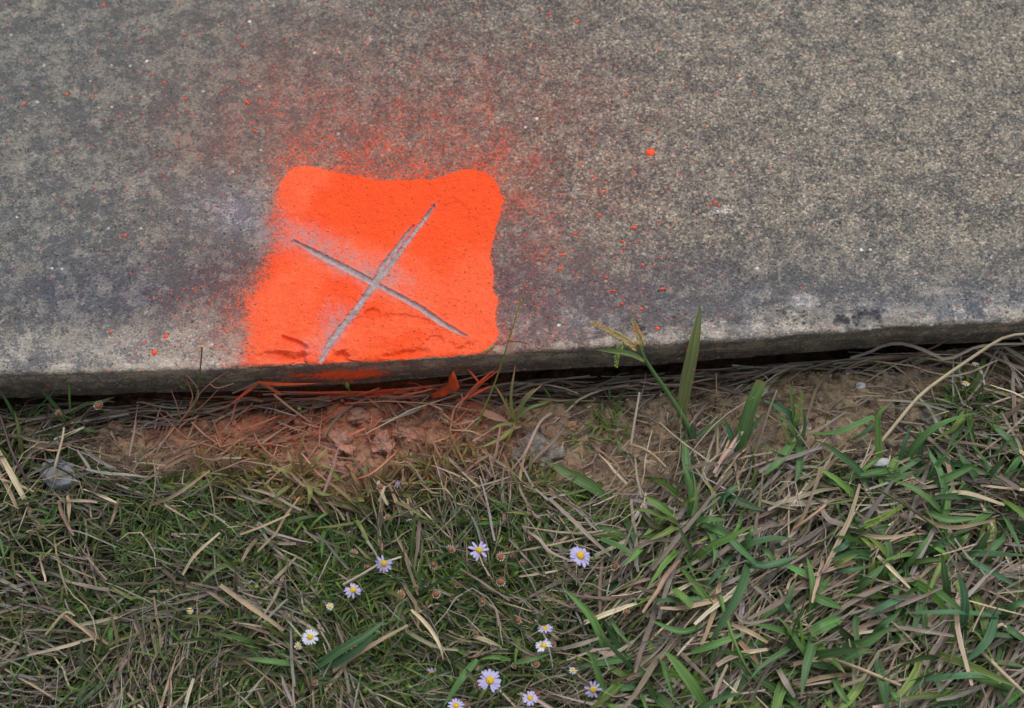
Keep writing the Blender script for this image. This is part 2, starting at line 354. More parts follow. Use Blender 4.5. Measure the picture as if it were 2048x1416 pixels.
def slab():
    fx0, fx1 = -0.29, 0.29
    xa = at(460, 560)[0]; xb = at(1030, 560)[0]
    xs = np.concatenate([np.arange(fx0, xa, 0.00048), np.arange(xa, xb, 0.00027), np.arange(xb, fx1, 0.00048)])
    out = np.cumsum(0.0006*1.35**np.arange(1, 27)); out = out[out < 4.5]
    xs = np.concatenate([(fx0-out)[::-1], xs, fx1+out])
    da = 0.100
    dd = np.concatenate([np.arange(0.003, da, 0.00028), np.arange(da, 0.27, 0.00055)])
    dd = np.concatenate([dd, 0.27+out])[::-1]
    r = 0.0021
    prof = [(d, 0.0, 0.0, 1.0) for d in dd]
    for a in np.linspace(0, math.pi/2, 12)[1:]:
        prof.append((r-r*math.sin(a), -(r-r*math.cos(a)), -math.sin(a), math.cos(a)))
    for z in np.arange(-r-0.0004, -0.026, -0.0004): prof.append((0.0006*(z+r)/-0.023, z, -1.0, 0.0))
    for a in np.linspace(0, math.pi/2, 8)[1:]:
        prof.append((0.0006+0.004-0.004*math.cos(a), -0.026-0.004*math.sin(a), -math.cos(a), -math.sin(a)))
    prof += [(0.02, -0.0305, 0, -1), (0.08, -0.031, 0, -1), (0.4, -0.032, 0, -1)]
    prof = np.array(prof); nr = len(prof); nc = len(xs)
    X = np.broadcast_to(xs, (nr, nc)).copy()
    YE = y_edge(xs)[None, :] + 0.0011*fbm(xs*28, xs*0+3.3, 4, 4)[None, :]
    s = np.concatenate([[0], np.cumsum(np.hypot(np.diff(prof[:, 0]), np.diff(prof[:, 1])))])
    s = s - s[len(dd)-1]
    SS = np.broadcast_to(s[:, None], (nr, nc))
    Dd = np.broadcast_to(prof[:, 0:1], (nr, nc))
    Y = YE + Dd; Z = prof[:, 1:2]*np.interp(xs, [-0.22, -0.11, 0.0, 0.2], [1.0, 0.92, 0.80, 0.80])[None, :]
    NY = prof[:, 2:3]; NZ = prof[:, 3:4]
    px, py = proj(X, Y, Z)
    ontop = (prof[:, 3] > 0.6)[:, None] & np.ones((1, nc), bool)
    infr = (np.abs(X) < 0.3) & (SS > -0.30)
    # relief
    edge = np.exp(-np.abs(SS)/0.010)
    disp = 0.00022*fbm(X*420, SS*420, 21, 3) + 0.00040*fbm(X*60, SS*60, 9, 4)
    disp += edge*0.0012*fbm(X*75, SS*75, 31, 5)+edge*0.0004*fbm(X*260, SS*260, 33, 3)
    chip = sstep(0.10, 0.34, fbm(X*95, SS*120, 77, 5))*np.exp(-((SS+0.003)/0.0065)**2)
    disp -= 0.0028*chip*sstep(-0.3, 0.2, fbm(X*14, X*0+1.0, 13, 3))
    face = sstep(0.003, 0.006, SS)
    disp += face*(0.00045*fbm(X*7, SS*420, 41, 4)+0.0007*fbm(X*30, SS*90, 43, 4))
    # patch
    sd, _, _ = seg_dist(px, py, PATCH+[PATCH[0]])
    wob = 3.5*fbm(px/28, py/28, 51, 4)+1.6*fbm(px/7, py/7, 52, 2)
    sd = np.where(inside(px, py, PATCH), -sd, sd) + wob
    lf = sstep(650, 545, px)*sstep(350, 430, py)             # the soft side of the spray
    soft = lerp(5.0, 58.0, lf)
    pin = sstep(1.0, -1.0, sd/soft)
    # overspray outside
    up = sstep(420, 300, py); rt = sstep(960, 1060, px); le = sstep(560, 470, px)
    sig = 42+80*up+75*rt*(1-up)+38*le*(1-up)
    dist = np.maximum(sd, 0)
    over = 0.17*np.exp(-dist/(sig*0.4))+0.29*np.exp(-dist/(sig*1.6))
    over += 0.17*blob(px, py, 800, 220, 290, 125) + 0.08*blob(px, py, 1130, 470, 180, 190)
    over += 0.10*blob(px, py, 430, 640, 90, 70)
    over *= lerp(1.0, 0.35, blob(px, py, 500, 440, 55, 60))
    over *= 0.8+0.4*fbm(px/46, py/46, 61, 4)
    over *= lerp(1.0, 0.5, blob(px, py, 1020, 560, 30, 60))
    paint = np.maximum(pin*1.08, np.clip(over, 0, 0.46))
    # worn / dusty places inside the patch
    nz = fbm(px/9, py/9, 63, 4); st_ = fbm(px/6, py/26, 64, 3)
    w = 0.62*blob(px, py, 690, 512, 70, 30, 28)+0.30*blob(px, py, 600, 465, 38, 24, 10)*(1+st_)+0.45*blob(px, py, 575, 455, 16, 30)
    w += 0.55*blob(px, py, 668, 636, 22, 26)+0.55*blob(px, py, 628, 694, 22, 12)+0.35*blob(px, py, 905, 430, 26, 26)
    w += 0.35*blob(px, py, 790, 555, 34, 18)+0.32*blob(px, py, 850, 655, 48, 14)+0.45*blob(px, py, 872, 684, 12, 8)
    d1, w1, t1 = seg_dist(px, py, *G1); d2, w2, t2 = seg_dist(px, py, *G2); d3, w3, t3 = seg_dist(px, py, *G2b)
    dg = np.minimum(np.minimum(d1-w1, d2-w2), d3-w3)
    w += 0.42*np.exp(-np.maximum(dg, 0)/10.0)
    dust = np.clip(0.85*blob(px, py, 690, 518, 74, 26, 29)+0.45*blob(px, py, 600, 470, 34, 26)+0.6*blob(px, py, 566, 462, 14, 36)+0.8*blob(px, py, 664, 640, 24, 32, 20)+0.7*blob(px, py, 622, 694, 26, 14, -20)+0.55*blob(px, py, 790, 556, 40, 18, 20)+0.5*np.exp(-np.maximum(dg, 0)/7.0), 0, 1)*(0.75+0.5*nz+0.3*st_)
    paint = paint - np.clip(0.4*w*(0.75+0.9*nz), 0, 0.5)*pin
    # splash on the front face
    onf = sstep(0.0028, 0.0042, SS)
    paint = paint*(1-onf*sstep(0.002, 0.0052, SS+0.002*fbm(X*60, SS*60, 66, 3)))
    strip = blob(px, py, 706, 749, 44, 8, -3)*1.25+0.45*blob(px, py, 600, 752, 40, 7)
    paint = np.maximum(paint, onf*np.clip(strip+0.35*fbm(px/12, py/6, 67, 3)*(strip > 0.1), 0, 1.0))
    paint = np.maximum(paint, onf*0.3*blob(px, py, 700, 730, 200, 12))
    # cross grooves
    gn = 1.3*fbm(px/8, py/8, 71, 3)
    g1 = d1/(w1+1e-6*0)-1; g2 = d2/w2-1; g3 = d3/w3-1
    r1 = np.clip(1-((d1+gn*0.9)/w1)**2, 0, 1); r2 = np.clip(1-((d2+gn*1.3)/w2)**2, 0, 1); r3 = np.clip(1-((d3+gn*1.3)/w3)**2, 0, 1)
    c2 = px*0.807+py*0.59; a2 = px*0.59-py*0.807; c1 = -px*0.481+py*0.876; a1 = px*0.876+py*0.481
    rough2 = fbm(px/3.2, py/3.2, 74, 3)*2.6
    r2 = np.clip(1-((d2+gn*1.3+rough2)/w2)**2, 0, 1); r3 = np.clip(1-((d3+gn*1.3+rough2)/w3)**2, 0, 1)
    r2 *= 0.75+0.9*fbm(c2/2.6, a2/45, 75, 3); r3 *= 0.75+0.9*fbm(c2/2.6, a2/45, 76, 3); r1 *= 0.9+0.4*fbm(c1/2.6, a1/60, 78, 3)
    r1, r2, r3 = np.clip(r1, 0, 1), np.clip(r2, 0, 1.3), np.clip(r3, 0, 1.3)
    dep = np.maximum(r1**0.6*0.0010, np.maximum(r2, r3)**0.6*0.0013*(0.8+0.5*fbm(px/10, py/10, 72, 3)))
    lipz = 0.00022*np.exp(-((dg-1.5)/2.2)**2)*(0.6+fbm(px/6, py/6, 73, 3))
    disp = disp - dep + lipz*sstep(40, 10, dg)
    fresh = sstep(0.04, 0.30, np.maximum(r1, np.maximum(r2, r3)))
    # small spalls in the paint
    for cx, cy, sx, sy, ro, dp in ((590, 685, 20, 5, 22, 0.0016), (716, 655, 24, 16, -30, 0.0007), (815, 640, 40, 8, 8, 0.0006), (870, 682, 14, 9, 0, 0.0009), (905, 432, 26, 24, 0, 0.0004), (745, 628, 12, 8, 0, 0.0008), (560, 712, 40, 7, 0, 0.0005)):
        b = blob(px, py, cx, cy, sx, sy, ro)
        disp -= dp*sstep(0.30, 0.55, b+0.18*fbm(px/9, py/9, 81, 3))
    disp = np.where(infr, disp, np.where(np.abs(X) < 0.6, disp, 0))
    Y2 = Y+NY*disp; Z2 = Z+NZ*disp
    # concrete colour: stains and worn areas
    base = np.array([0.199, 0.189, 0.171])
    T = np.ones((nr, nc, 3))*base
    T *= (1+0.10*fbm(px/260, py/260, 91, 3))[..., None]
    def stain(cx, cy, sx, sy, col, k, ro=0, nzs=60):
        b = np.clip(blob(px, py, cx, cy, sx, sy, ro)*(1+0.7*fbm(px/nzs, py/nzs, int(cx), 4))*k, 0, 1)[..., None]
        T[...] = T*(1-b)+np.array(col)*b
    stain(120, 120, 330, 240, (0.158, 0.168, 0.164), 0.75)
    stain(60, 470, 160, 120, (0.155, 0.165, 0.175), 0.4)
    stain(900, 60, 330, 80, (0.160, 0.158, 0.150), 0.5)
    stain(1850, 200, 320, 220, (0.202, 0.190, 0.168), 0.6)
    stain(760, 250, 260, 90, (0.185, 0.150, 0.140), 0.55)
    stain(480, 430, 70, 46, (0.300, 0.285, 0.320), 0.75, 20)
    stain(430, 540, 90, 42, (0.110, 0.105, 0.120), 0.7, -8)
    stain(200, 585, 200, 50, (0.112, 0.120, 0.145), 0.75)
    stain(330, 690, 170, 26, (0.310, 0.285, 0.265), 0.8, -4)
    stain(80, 715, 120, 30, (0.225, 0.225, 0.225), 0.6)
    stain(1025, 590, 55, 90, (0.115, 0.100, 0.118), 0.65)
    stain(1110, 640, 90, 30, (0.155, 0.160, 0.175), 0.7)
    stain(1350, 600, 260, 50, (0.120, 0.132, 0.155), 0.75, -3)
    stain(1700, 590, 260, 50, (0.170, 0.168, 0.165), 0.6, -3)
    stain(1900, 615, 220, 34, (0.135, 0.148, 0.172), 0.75, -4)
    stain(1605, 602, 16, 10, (0.52, 0.50, 0.50), 0.9, 0, 12)
    stain(1445, 422, 16, 5, (0.45, 0.43, 0.42), 0.9, 0, 12)
    stain(1095, 460, 22, 5, (0.40, 0.33, 0.32), 0.8, -20, 12)
    stain(1640, 655, 60, 10, (0.34, 0.31, 0.28), 0.7, -4, 20)
    stain(1540, 655, 50, 8, (0.30, 0.28, 0.25), 0.6, -4, 20)
    pale = np.clip(np.exp(-np.clip(-SS, 0, 1)/0.0055)*sstep(-0.05, 0.22, fbm(X*55, SS*70, 97, 5)), 0, 1)[..., None]*0.75
    T[...] = T*(1-pale)+pale*np.array([0.37, 0.35, 0.325])
    flake = (np.exp(-np.clip(-SS, 0, 1)/0.012)*sstep(0.18, 0.26, fbm(X*120, SS*150, 98, 4)))[..., None]*0.6
    T[...] = T*(1-flake)+flake*np.array([0.42, 0.40, 0.375])
    lp = (sstep(0.30, 0.50, fbm(px/24, py/24, 191, 3))*(SS < -0.004))[..., None]*0.30
    T[...] = T*(1-lp)+lp*np.array([0.34, 0.32, 0.29])
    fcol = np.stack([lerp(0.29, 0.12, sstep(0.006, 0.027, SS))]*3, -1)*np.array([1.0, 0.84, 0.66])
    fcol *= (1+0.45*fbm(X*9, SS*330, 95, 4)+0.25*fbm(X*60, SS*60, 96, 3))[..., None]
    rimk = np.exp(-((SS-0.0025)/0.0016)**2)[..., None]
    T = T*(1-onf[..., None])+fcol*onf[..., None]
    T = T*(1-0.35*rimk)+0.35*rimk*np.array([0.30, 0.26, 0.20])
    crust = 0.035*np.exp(-np.clip(-SS, 0, 1)/0.012)*(SS < 0.003)+0.05*blob(px, py, 330, 680, 200, 60)-0.05*blob(px, py, 1300, 590, 300, 60)-0.03*blob(px, py, 240, 560, 200, 90)
    crust += 0.05*blob(px, py, 1700, 200, 500, 250)
    # exposed-aggregate texture is stronger to the upper right, smoother near the edge
    grain = np.clip(0.32+0.64*sstep(560, 330, py)*sstep(350, 900, px)+0.35*sstep(1000, 1300, px)*sstep(640, 520, py), 0.2, 1)*(1-0.7*onf)
    coat = 0.5*blob(px, py, 585, 360, 40, 40)+0.4*blob(px, py, 960, 600, 40, 70)+0.22*blob(px, py, 560, 640, 60, 60)-0.3*blob(px, py, 860, 420, 100, 60)-0.2*blob(px, py, 760, 400, 120, 40)+0.3*blob(px, py, 830, 560, 50, 40)
    V = np.stack([X, Y2, Z2], -1).reshape(-1, 3)
    idx = np.arange(nr*nc).reshape(nr, nc)
    F = np.stack([idx[1:, :-1], idx[1:, 1:], idx[:-1, 1:], idx[:-1, :-1]], -1).reshape(-1, 4)
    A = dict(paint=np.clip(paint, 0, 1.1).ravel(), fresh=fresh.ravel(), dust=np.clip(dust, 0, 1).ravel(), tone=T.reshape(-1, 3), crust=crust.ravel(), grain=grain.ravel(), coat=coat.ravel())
    ff = A['fresh'][F].mean(1); sdf = sd.ravel()[F].mean(1); topf = ontop.ravel()[F].all(1); ssf = SS.ravel()[F].mean(1)
    one = (np.minimum(d1-w1, 50)-np.minimum(np.minimum(d2-w2, d3-w3), 50)).ravel()[F].mean(1) < 0
    cross = ff > 0.5
    patch = (sdf < 2) & (~cross) & (ssf < 0.0026)
    def sub(name, mask, parent=None):
        f = F[mask]; u, inv = np.unique(f.ravel(), return_inverse=True)
        return link(name, npmesh(name, V[u], inv.reshape(-1, 4), M_CON, {k: a[u] for k, a in A.items()}), parent)
    o = sub('pavement', ~(cross | patch)); tag(o, kind='structure')
    o = sub('paint_patch', patch); tag(o, 'bright orange spray painted square on the concrete edge, scored with a cross', 'paint mark')
    cx, cy = at(752, 566); e = empty('chiselled_cross', (float(cx), float(cy), 0))
    tag(e, 'grey X chiselled through the orange paint into bare concrete', 'survey mark')
    for nm, mk, lb in (('groove', cross & one, 'thin straight groove sloping down to the right'), ('groove', cross & ~one, 'wider ragged double groove rising to the right')):
        q = sub(nm, mk, e); q.matrix_parent_inverse = Matrix.Translation(e.location).inverted(); q['label'] = lb
slab()

# ------------------------------------------------------------------ ground
LIP = [(-200, 860), (0, 850), (150, 845), (300, 842), (480, 838), (600, 812), (740, 800), (860, 802), (1000, 806), (1130, 806), (1250, 792), (1400, 768), (1600, 742), (1800, 732), (2048, 716), (2250, 700)]
ZG = -0.033
_lx, _ly = at([p[0] for p in LIP], [p[1] for p in LIP], ZG)
_lx = np.concatenate([[_lx[0]-6], _lx, [_lx[-1]+6]]); _ly = np.concatenate([[_ly[0]-6*_sl], _ly, [_ly[-1]+6*_sl]])
CRACKS = [[(172, 868), (168, 900), (176, 930)], [(583, 832), (580, 850), (584, 872)], [(1212, 800), (1222, 812), (1236, 822)], [(1428, 800), (1432, 815), (1440, 826)], [(1400, 786), (1408, 796)], [(560, 850), (600, 860), (640, 850)], [(1790, 790), (1796, 830), (1800, 860)]]
CRK = []
for c in CRACKS:
    a, b = at([p[0] for p in c], [p[1] for p in c], ZG); CRK.append(list(zip(a, b)))
def GH(x, y, crack=False):
    x = np.asarray(x, float); y = np.asarray(y, float)
    v = np.interp(x, _lx, _ly)+0.0035*fbm(x*55, x*0+7.7, 3, 4)-y
    z = ZG+0.0030*fbm(x*32, y*32, 101, 3)-0.003*sstep(0.02, 0.08, v)
    z = z-0.0095*sstep(0.004, -0.009, v)
    if crack:
        near = np.exp(-np.maximum(v, 0)/0.06)*(v > -0.02)
        n1 = fbm(x*110, y*110, 111, 5, 0.6)
        bl1 = np.abs(fbm(x*48, y*48, 181, 3)); bl2 = np.abs(fbm(x*130, y*130, 183, 3))
        z = z+near*(0.0042*(np.minimum(bl1*3, 1)-0.6)+0.0022*(np.minimum(bl2*3, 1)-0.6))
        z = z+0.0016*n1*near+0.0011*fbm(x*300, y*300, 115, 4, 0.65)+0.0012*near*sstep(0.05, 0.25, fbm(x*150, y*150, 116, 3))
        rg = np.abs(fbm(x*75, y*75, 117, 3)); z = z-0.0022*sstep(0.035, 0.0, rg)*near*sstep(-0.1, 0.3, fbm(x*18, y*18, 119, 2))
        for c in CRK:
            d, _, _ = seg_dist(x+0.0022*fbm(x*260, y*260, 5, 4), y+0.0015*fbm(x*260+9, y*260, 6, 4), c); z = z-0.005*sstep(0.0012, 0.0003, d+0.0006*fbm(x*400, y*400, 7, 2))
    return z
def vpaint(px, py):
    """how much overspray lands at a spot in front of the slab"""
    p = 0.85*blob(px, py, 715, 768, 140, 22)+0.36*blob(px, py, 690, 835, 200, 42)+0.20*blob(px, py, 730, 895, 240, 50)
    p = p+0.25*blob(px, py, 950, 800, 50, 45)+0.26*blob(px, py, 400, 840, 140, 60)+0.09*blob(px, py, 1150, 900, 320, 150)+0.14*blob(px, py, 640, 970, 130, 40)
    return np.clip(p, 0, 1)
def ground():
    xs = np.arange(-0.285, 0.285, 0.0008); ys = np.concatenate([np.arange(-0.26, -0.10, 0.0012), np.arange(-0.10, 0.05, 0.0007)])
    out = np.cumsum(0.0012*1.4**np.arange(1, 24)); out = out[out < 4.5]
    xs = np.concatenate([(xs[0]-out)[::-1], xs, xs[-1]+out]); ys = np.concatenate([(ys[0]-out)[::-1], ys, ys[-1]+out])
    X, Y = np.meshgrid(xs, ys); Z = GH(X, Y, True)
    Z = np.where(Y > y_edge(X)+0.03, -0.052, Z)
    px, py = proj(X, Y, Z)
    yl = np.interp(X, _lx, _ly); v = yl-Y
    bare = np.array([0.315, 0.250, 0.168]); duff_shade = np.array([0.034, 0.028, 0.021]); dark = np.array([0.085, 0.06, 0.04])  # litter colour under the grass darkened further to paint in shade between blades
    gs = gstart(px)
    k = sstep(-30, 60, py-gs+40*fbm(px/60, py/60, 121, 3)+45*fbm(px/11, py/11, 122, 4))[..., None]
    T = bare*(1-k)+duff_shade*k
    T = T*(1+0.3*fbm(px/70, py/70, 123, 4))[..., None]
    gy = np.clip(blob(px, py, 1120, 880, 120, 50)+0.7*blob(px, py, 1330, 850, 60, 30)+blob(px, py, 760, 900, 90, 40)+0.8*blob(px, py, 1850, 840, 50, 60), 0, 1)[..., None]*sstep(-0.1, 0.25, fbm(px/22, py/22, 125, 4))[..., None]
    T = T*(1-0.7*gy)+0.7*gy*np.array([0.27, 0.245, 0.215])
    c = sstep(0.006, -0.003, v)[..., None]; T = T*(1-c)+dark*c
    P = vpaint(px, py)*sstep(-0.05, 0.0, v+0.03)
    idx = np.arange(X.size).reshape(X.shape)
    F = np.stack([idx[:-1, :-1], idx[:-1, 1:], idx[1:, 1:], idx[1:, :-1]], -1).reshape(-1, 4)
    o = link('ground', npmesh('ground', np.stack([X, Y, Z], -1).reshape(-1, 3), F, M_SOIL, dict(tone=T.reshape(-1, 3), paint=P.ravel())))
    tag(o, kind='structure')
def gstart(px):
    return np.interp(px, [-100, 0, 140, 200, 330, 480, 560, 620, 700, 830, 900, 1010, 1130, 1230, 1330, 1400, 1480, 1620, 1800, 1850, 1900, 2048, 2150],
                         [800, 830, 850, 930, 925, 910, 925, 950, 970, 975, 895, 890, 985, 990, 955, 930, 930, 935, 930, 910, 790, 755, 740])
ground()

# ------------------------------------------------------------------ blades
def ribbon_data(P, Wd, col, fold=0.25, roll=None, twist=None, paint=None, rand=None):
    """P (N,K,3) centre lines, Wd (N,K) full widths, col (N,3) or (N,K,3)"""
    N, K, _ = P.shape
    t = np.gradient(P, axis=1); t /= np.linalg.norm(t, axis=2, keepdims=True)+1e-12
    up = np.zeros_like(t); up[..., 2] = 1
    s = np.cross(t, up); ln = np.linalg.norm(s, axis=2, keepdims=True)
    alt = np.zeros_like(s); alt[..., 0] = 1
    s = np.where(ln > 0.08, s/(ln+1e-9), alt)
    nrm = np.cross(s, t)
    if roll is None: roll = np.zeros(N)
    a = roll[:, None]+(np.linspace(0, 1, K)[None, :]*(twist[:, None] if twist is not None else 0))
    ca, sa = np.cos(a)[..., None], np.sin(a)[..., None]
    s2 = s*ca+nrm*sa; n2 = -s*sa+nrm*ca
    hw = (Wd*0.5)[..., None]
    L = P-s2*hw; R = P+s2*hw; C = P-n2*hw*2*fold
    V = np.stack([L, C, R], 2).reshape(-1, 3)
    b = (np.arange(N)[:, None]*K+np.arange(K-1)[None, :])*3
    F = np.concatenate([np.stack([b, b+1, b+4, b+3], -1).reshape(-1, 4), np.stack([b+1, b+2, b+5, b+4], -1).reshape(-1, 4)])
    if col.ndim == 2: col = np.broadcast_to(col[:, None, :], (N, K, 3))
    cc = np.repeat(col.reshape(-1, 3), 3, axis=0)
    rd = rand if rand is not None else rng.random(N)
    bl = np.zeros((N, K, 3, 3)); bl[..., 0] = np.array([0, 0.5, 1.0]); bl[..., 1] = np.linspace(0, 1, K)[None, :, None]; bl[..., 2] = rd[:, None, None]
    pp = np.repeat((paint if paint is not None else np.zeros((N, K))).reshape(-1), 3)
    return V, F, cc, bl.reshape(-1, 3), pp
def tube_data(P, rad, col, sides=6, paint=None):
    K = len(P); t = np.gradient(P, axis=0); t /= np.linalg.norm(t, axis=1, keepdims=True)+1e-12
    ref = np.array([0.3, 0.1, 1.0]); s = np.cross(t, ref); s /= np.linalg.norm(s, axis=1, keepdims=True)+1e-9; n = np.cross(s, t)
    a = np.arange(sides)/sides*2*math.pi
    V = (P[:, None, :]+rad[:, None, None]*(np.cos(a)[None, :, None]*s[:, None, :]+np.sin(a)[None, :, None]*n[:, None, :])).reshape(-1, 3)
    i = np.arange(K-1)[:, None]*sides; j = np.arange(sides)[None, :]; j2 = (j+1) % sides
    F = np.stack([i+j, i+j2, i+sides+j2, i+sides+j], -1).reshape(-1, 4)
    cc = np.repeat(np.broadcast_to(col, (K, 3)), sides, axis=0)
    bl = np.zeros((K, sides, 3)); bl[..., 0] = np.abs(np.linspace(0, 1, sides)-0.5)+0.6; bl[..., 1] = np.linspace(0, 1, K)[:, None]; bl[..., 2] = rng.random()
    pp = np.repeat(paint if paint is not None else np.zeros(K), sides)
    return V, F, cc, bl.reshape(-1, 3), pp
def joinmesh(name, parts, mat, origin=None):
    off = 0; Vs, Fs, Cs, Bs, Ps = [], [], [], [], []
    for V, F, c, b, p in parts:
        Vs.append(V); Fs.append(F+off); Cs.append(c); Bs.append(b); Ps.append(p); off += len(V)
    V = np.concatenate(Vs)
    if origin is not None: V = V-np.asarray(origin)
    return npmesh(name, V, np.concatenate(Fs), mat, dict(col=np.concatenate(Cs), bl=np.concatenate(Bs), paint=np.concatenate(Ps)))

def grow(x, y, az, el0, L, droop, K, wander=0.25, z0=0.0, lift=0.0006):
    N = len(x); P = np.zeros((N, K, 3))
    P[:, 0, 0] = x; P[:, 0, 1] = y; P[:, 0, 2] = GH(x, y)+z0
    step = L/(K-1); a = az.copy(); e = el0.copy(); w = rng.normal(0, wander, N)
    for k in range(1, K):
        P[:, k, 0] = P[:, k-1, 0]+np.cos(a)*np.cos(e)*step
        P[:, k, 1] = P[:, k-1, 1]+np.sin(a)*np.cos(e)*step
        P[:, k, 2] = P[:, k-1, 2]+np.sin(e)*step
        g = GH(P[:, k, 0], P[:, k, 1])+lift
        P[:, k, 2] = np.maximum(P[:, k, 2], g)
        e = np.clip(e-droop/(K-1)*(1+0.6*rng.random(N)), -0.9, 1.5); a = a+w/(K-1)+rng.normal(0, wander*0.35, N)
    # nothing pokes into the slab
    lim = y_edge(P[..., 0])-0.0015
    low = P[..., 2] < 0.002
    P[..., 1] = np.where(low, np.minimum(P[..., 1], lim), P[..., 1])
    return P
PROF = {'leaf': ([0, 0.12, 0.35, 0.65, 0.88, 1.0], [0.55, 0.85, 1.0, 0.85, 0.45, 0.04]),
        'cut': ([0, 0.15, 0.5, 0.9, 1.0], [0.6, 0.95, 1.0, 0.9, 0.8]),
        'straw': ([0, 0.5, 1.0], [0.8, 1.0, 0.55]), 'fine': ([0, 0.3, 1.0], [0.7, 1.0, 0.1])}
def wprof(kind, K): return np.interp(np.linspace(0, 1, K), *PROF[kind])
GREENS = np.array([(0.105, 0.220, 0.062), (0.095, 0.205, 0.078), (0.140, 0.260, 0.058), (0.085, 0.170, 0.062), (0.185, 0.260, 0.066)])
OLIVE = np.array([(0.105, 0.140, 0.047), (0.085, 0.155, 0.052), (0.140, 0.158, 0.053), (0.070, 0.112, 0.046), (0.108, 0.190, 0.050)])
WEEDS = np.array([(0.130, 0.235, 0.050), (0.165, 0.250, 0.055), (0.100, 0.205, 0.050), (0.085, 0.165, 0.045), (0.20, 0.22, 0.055)])
TANS = np.array([(0.36, 0.295, 0.215), (0.27, 0.235, 0.195), (0.52, 0.45, 0.33), (0.175, 0.140, 0.110), (0.34, 0.315, 0.285), (0.37, 0.27, 0.19), (0.12, 0.095, 0.075)])
def pick(pal, n, jit=0.16, p=None):
    c = pal[rng.choice(len(pal), n, p=p)]
    return c*(1+rng.normal(0, jit, (n, 1)))*(1+rng.normal(0, 0.05, (n, 3)))
def scatter(n, dens, lo=(-300, 690), hi=(2350, 1760)):
    """root spots on the ground in front of the slab, thinned by dens(px, py)"""
    X = []; Y = []; c = 0
    while c < n:
        px = rng.uniform(lo[0], hi[0], 4*n); py = rng.uniform(lo[1], hi[1], 4*n)
        k = rng.random(4*n) < dens(px, py)
        x, y = at(px[k], py[k], ZG); X.append(x); Y.append(y); c += k.sum()
    return np.concatenate(X)[:n], np.concatenate(Y)[:n]
def tufted(n, per, spread, dens):
    """roots gathered round tuft centres, each with the bearing that points out of its tuft"""
    cx, cy = scatter(max(n//per, 1), dens); k = rng.integers(0, len(cx), n)
    dx = rng.normal(0, spread, n); dy = rng.normal(0, spread, n)
    return cx[k]+dx, cy[k]+dy, np.arctan2(dy, dx)+rng.normal(0, 0.55, n)
def turf(px, py): return sstep(-35, 45, py-gstart(px)+45*fbm(px/55, py/55, 131, 4))
def clump(px, py, seed, sc=70, lo=-0.15, hi=0.3): return sstep(lo, hi, fbm(px/sc, py/sc, seed, 3))
RIGHT = lambda px, py: sstep(1120, 1320, px+0.25*(py-1100))
MID = lambda px, py: np.clip(blob(px, py, 850, 1180, 300, 180)+0.9*blob(px, py, 560, 960, 130, 60)+blob(px, py, 1990, 850, 80, 70)+0.8*blob(px, py, 1920, 1400, 70, 40)+0.7*blob(px, py, 1330, 1150, 60, 60), 0, 1)

def pts_paint(P):
    a, b = proj(P[..., 0], P[..., 1], P[..., 2]); return vpaint(a, b)

